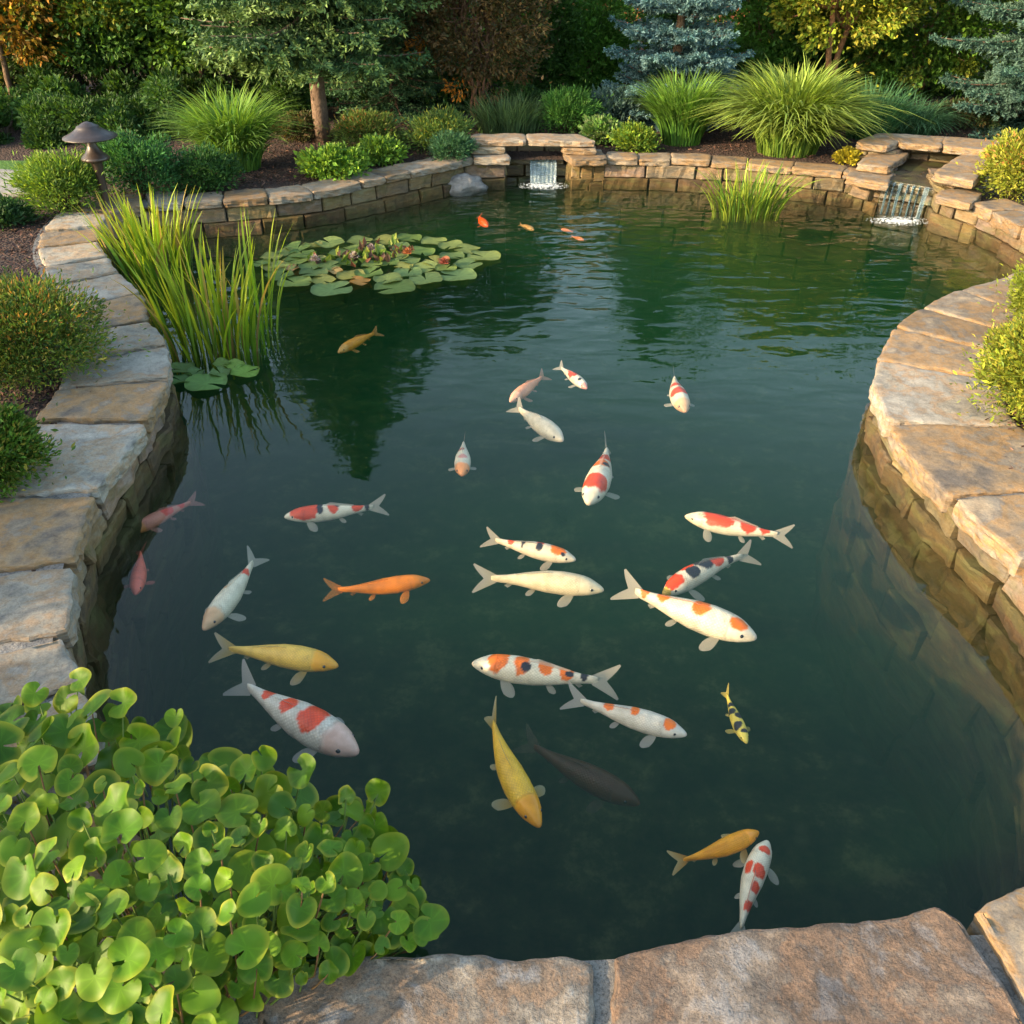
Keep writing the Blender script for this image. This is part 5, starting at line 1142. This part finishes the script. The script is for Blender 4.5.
# ------------------------------------------------------------------ the leafy bog plant in the lower left corner
def bog_plant():
    r_ = np.random.default_rng(101)
    hull = np.array([(-60, 690), (20, 690), (70, 672), (125, 700), (180, 712), (230, 745), (285, 760), (330, 790), (372, 786), (398, 820), (420, 870), (436, 912), (420, 938), (385, 950), (340, 972), (285, 985), (235, 1005), (215, 1060), (-80, 1080)], float)
    hull[hull[:, 1] < 935] += np.array([-5.0, 20.0])
    def inside(p):
        x, y = p; c = False; n = len(hull)
        for i in range(n):
            x1, y1 = hull[i]; x2, y2 = hull[(i + 1) % n]
            if (y1 > y) != (y2 > y) and x < (x2 - x1) * (y - y1) / (y2 - y1) + x1: c = not c
        return c
    def edge(p):
        d = 1e9; n = len(hull)
        for i in range(n):
            a, b = hull[i], hull[(i + 1) % n]; ab = b - a; t_ = np.clip(np.dot(p - a, ab) / np.dot(ab, ab), 0, 1); d = min(d, np.linalg.norm(p - a - ab * t_))
        return d
    root = at(150, 960, .2)
    t = thing('bog_plant', (root[0], root[1], .2), 'dense mound of big round bright green leaves in the lower left corner', 'marsh plant')
    sites = []
    for layer, (cnt, dz, mind) in enumerate(((250, 0.0, 26), (170, -.08, 28), (170, -.17, 28))):
        tries = 0; loc = []
        while len(loc) < cnt and tries < 9000:
            tries += 1; p = np.array([r_.uniform(-50, 440), r_.uniform(675, 1070)])
            if not inside(p): continue
            sc = np.interp(p[0], [0, 250, 440], [1.0, .85, .62]); md = mind * sc
            if any(np.hypot(*(p - q)) < md for q in loc): continue
            loc.append(p); e = min(1, edge(p) / 90)
            z = .30 + .24 * e ** .7 * np.interp(p[1], [680, 1000], [.8, 1.1]) + dz + r_.normal(0, .018)
            if p[0] > 330 and layer == 0: z = .20 + .2 * e
            sites.append((p, max(z, .06), sc, layer))
    for q_ in [(378, 794), (346, 798), (388, 852), (302, 770), (262, 756), (428, 920), (412, 884), (36, 692), (78, 680), (122, 703), (176, 716), (366, 838)]: sites.append((np.array(q_, float), .36 if q_[0] < 350 else .27, .8, 0))
    V, F, C = [], [], []; nb = 0; st = MB()
    for (p, z, sc, layer) in sites:
        c = at(p[0], p[1], z); dpt = c[1] * math.cos(PITCH) + (CAM_H - z) * math.sin(PITCH); R_ = 0.5 * dpt / F_PX * 43 * sc * r_.uniform(.62, 1.2)
        if r_.random() < .2: R_ *= .65
        nrm = np.array([r_.normal(0, .38), r_.normal(-.42, .36), 1.0]); nrm += np.array([(c[0] - root[0]) * .25, 0, 0]); nrm /= np.linalg.norm(nrm)
        ax = np.cross(nrm, [math.cos(q := r_.random() * 6.28), math.sin(q), 0]); ax /= np.linalg.norm(ax); ay = np.cross(nrm, ax)
        cup = r_.uniform(.0, .42); fold_ = r_.uniform(-.1, .45) ; wav = r_.uniform(0.03, .16); ph = r_.random() * 6; notch = r_.uniform(.06, .34)
        yel = np.clip(r_.normal(.22, .3) + (.35 if p[1] < 800 and layer == 0 else 0), 0, 1)
        g = np.array([(.058, .145, .007), (.08, .175, .008), (.045, .12, .008), (.11, .21, .010)][r_.integers(0, 4)]) * r_.uniform(.85, 1.15)
        ns, nrr = 34, 6; b0 = nb
        dep = R_ * .35
        V.append(c - nrm * 0); C.append(g * 1.25); nb += 1
        for k in range(1, nrr + 1):
            rr = k / nrr
            for i in range(ns):
                th = notch + (2 * PI - 2 * notch) * i / (ns - 1)
                kid = 1.0 - .26 * math.exp(-((min(th, 2 * PI - th) - notch) / .22) ** 2) * (rr > .5) + .05 * math.sin(3 * th + ph)
                x, y = math.cos(th) * rr * R_ * kid + R_ * .18 * (1 - rr) * 0, math.sin(th) * rr * R_ * kid * .94
                zz = cup * R_ * rr ** 2.2 + fold_ * R_ * (y / R_) ** 2 * .8 + wav * R_ * rr ** 3 * math.sin(4 * th + ph) - .12 * R_ * rr ** 5
                V.append(c + ax * (x - R_ * .15) + ay * y + nrm * zz)
                vein = 1 + .22 * (math.cos(th * 8.5) > .82) * (rr < .95)
                rim = np.clip((rr - .72) / .28, 0, 1) * (.25 + yel)
                cc = g * vein * (1.12 - .15 * rr); cc = cc + (np.array((.34, .34, .03)) - cc) * min(.75, rim * (.6 + .4 * math.sin(th + ph)))
                C.append(cc); nb += 1
        F += [[b0, b0 + 1 + i, b0 + 2 + i] for i in range(ns - 1)]
        for k in range(nrr - 1): F += [[b0 + 1 + k * ns + i, b0 + 1 + (k + 1) * ns + i, b0 + 2 + (k + 1) * ns + i, b0 + 2 + k * ns + i] for i in range(ns - 1)]
        # stalk
        foot = np.array([c[0] + (root[0] - c[0]) * .45 + r_.normal() * .02, c[1] + (root[1] - c[1]) * .35 + r_.normal() * .02, .12]); mid = (c + foot) / 2 + np.array([(c[0] - root[0]) * .12, r_.normal() * .01, -.01])
        tube(st, [foot, (foot + mid) / 2 + [0, 0, -.01], mid, (mid + c) / 2 + [0, 0, -.004], c - nrm * .001], [.0028, .0026, .0023, .002, .0018], 5, (.14, .22, .05) if r_.random() < .7 else (.22, .13, .06))
    mesh_obj('leaves', np.array(V), F, PADLEAF, t, col=np.array(C), smooth=True)
    st.build('stalks', PADLEAF, t, smooth=True)
bog_plant()

# ------------------------------------------------------------------ bark chips on the beds
def chips():
    r_ = np.random.default_rng(77); out = []
    for (x0, x1, y0_, y1_, n) in ((-4.6, -1.2, 2.0, 7.2, 16000), (1.9, 3.6, 2.6, 4.8, 7000), (-3.6, 4.2, 7.0, 9.0, 9000)):
        P = np.c_[r_.uniform(x0, x1, n), r_.uniform(y0_, y1_, n)]; d = pond_dist(P); P = P[d > .33]; out.append(P)
    P = np.vstack(out); n = len(P); P3 = np.c_[P, gz(P[:, 0], P[:, 1]) + r_.random(n) * .014 + .002]
    D = np.c_[r_.normal(size=(n, 2)), r_.normal(0, .3, n)]; Nn = np.c_[r_.normal(0, .4, (n, 2)), np.ones(n)]
    V, F, C = leaves(P3, D, Nn, r_.uniform(.018, .05, n), r_.uniform(.008, .018, n), pick([(.10, .05, .035), (.06, .03, .025), (.15, .085, .06), (.04, .02, .02)], n, r_), fold=.2)
    tag(mesh_obj('bark_mulch', V, F, CHIP, col=C), kind='stuff')
chips()
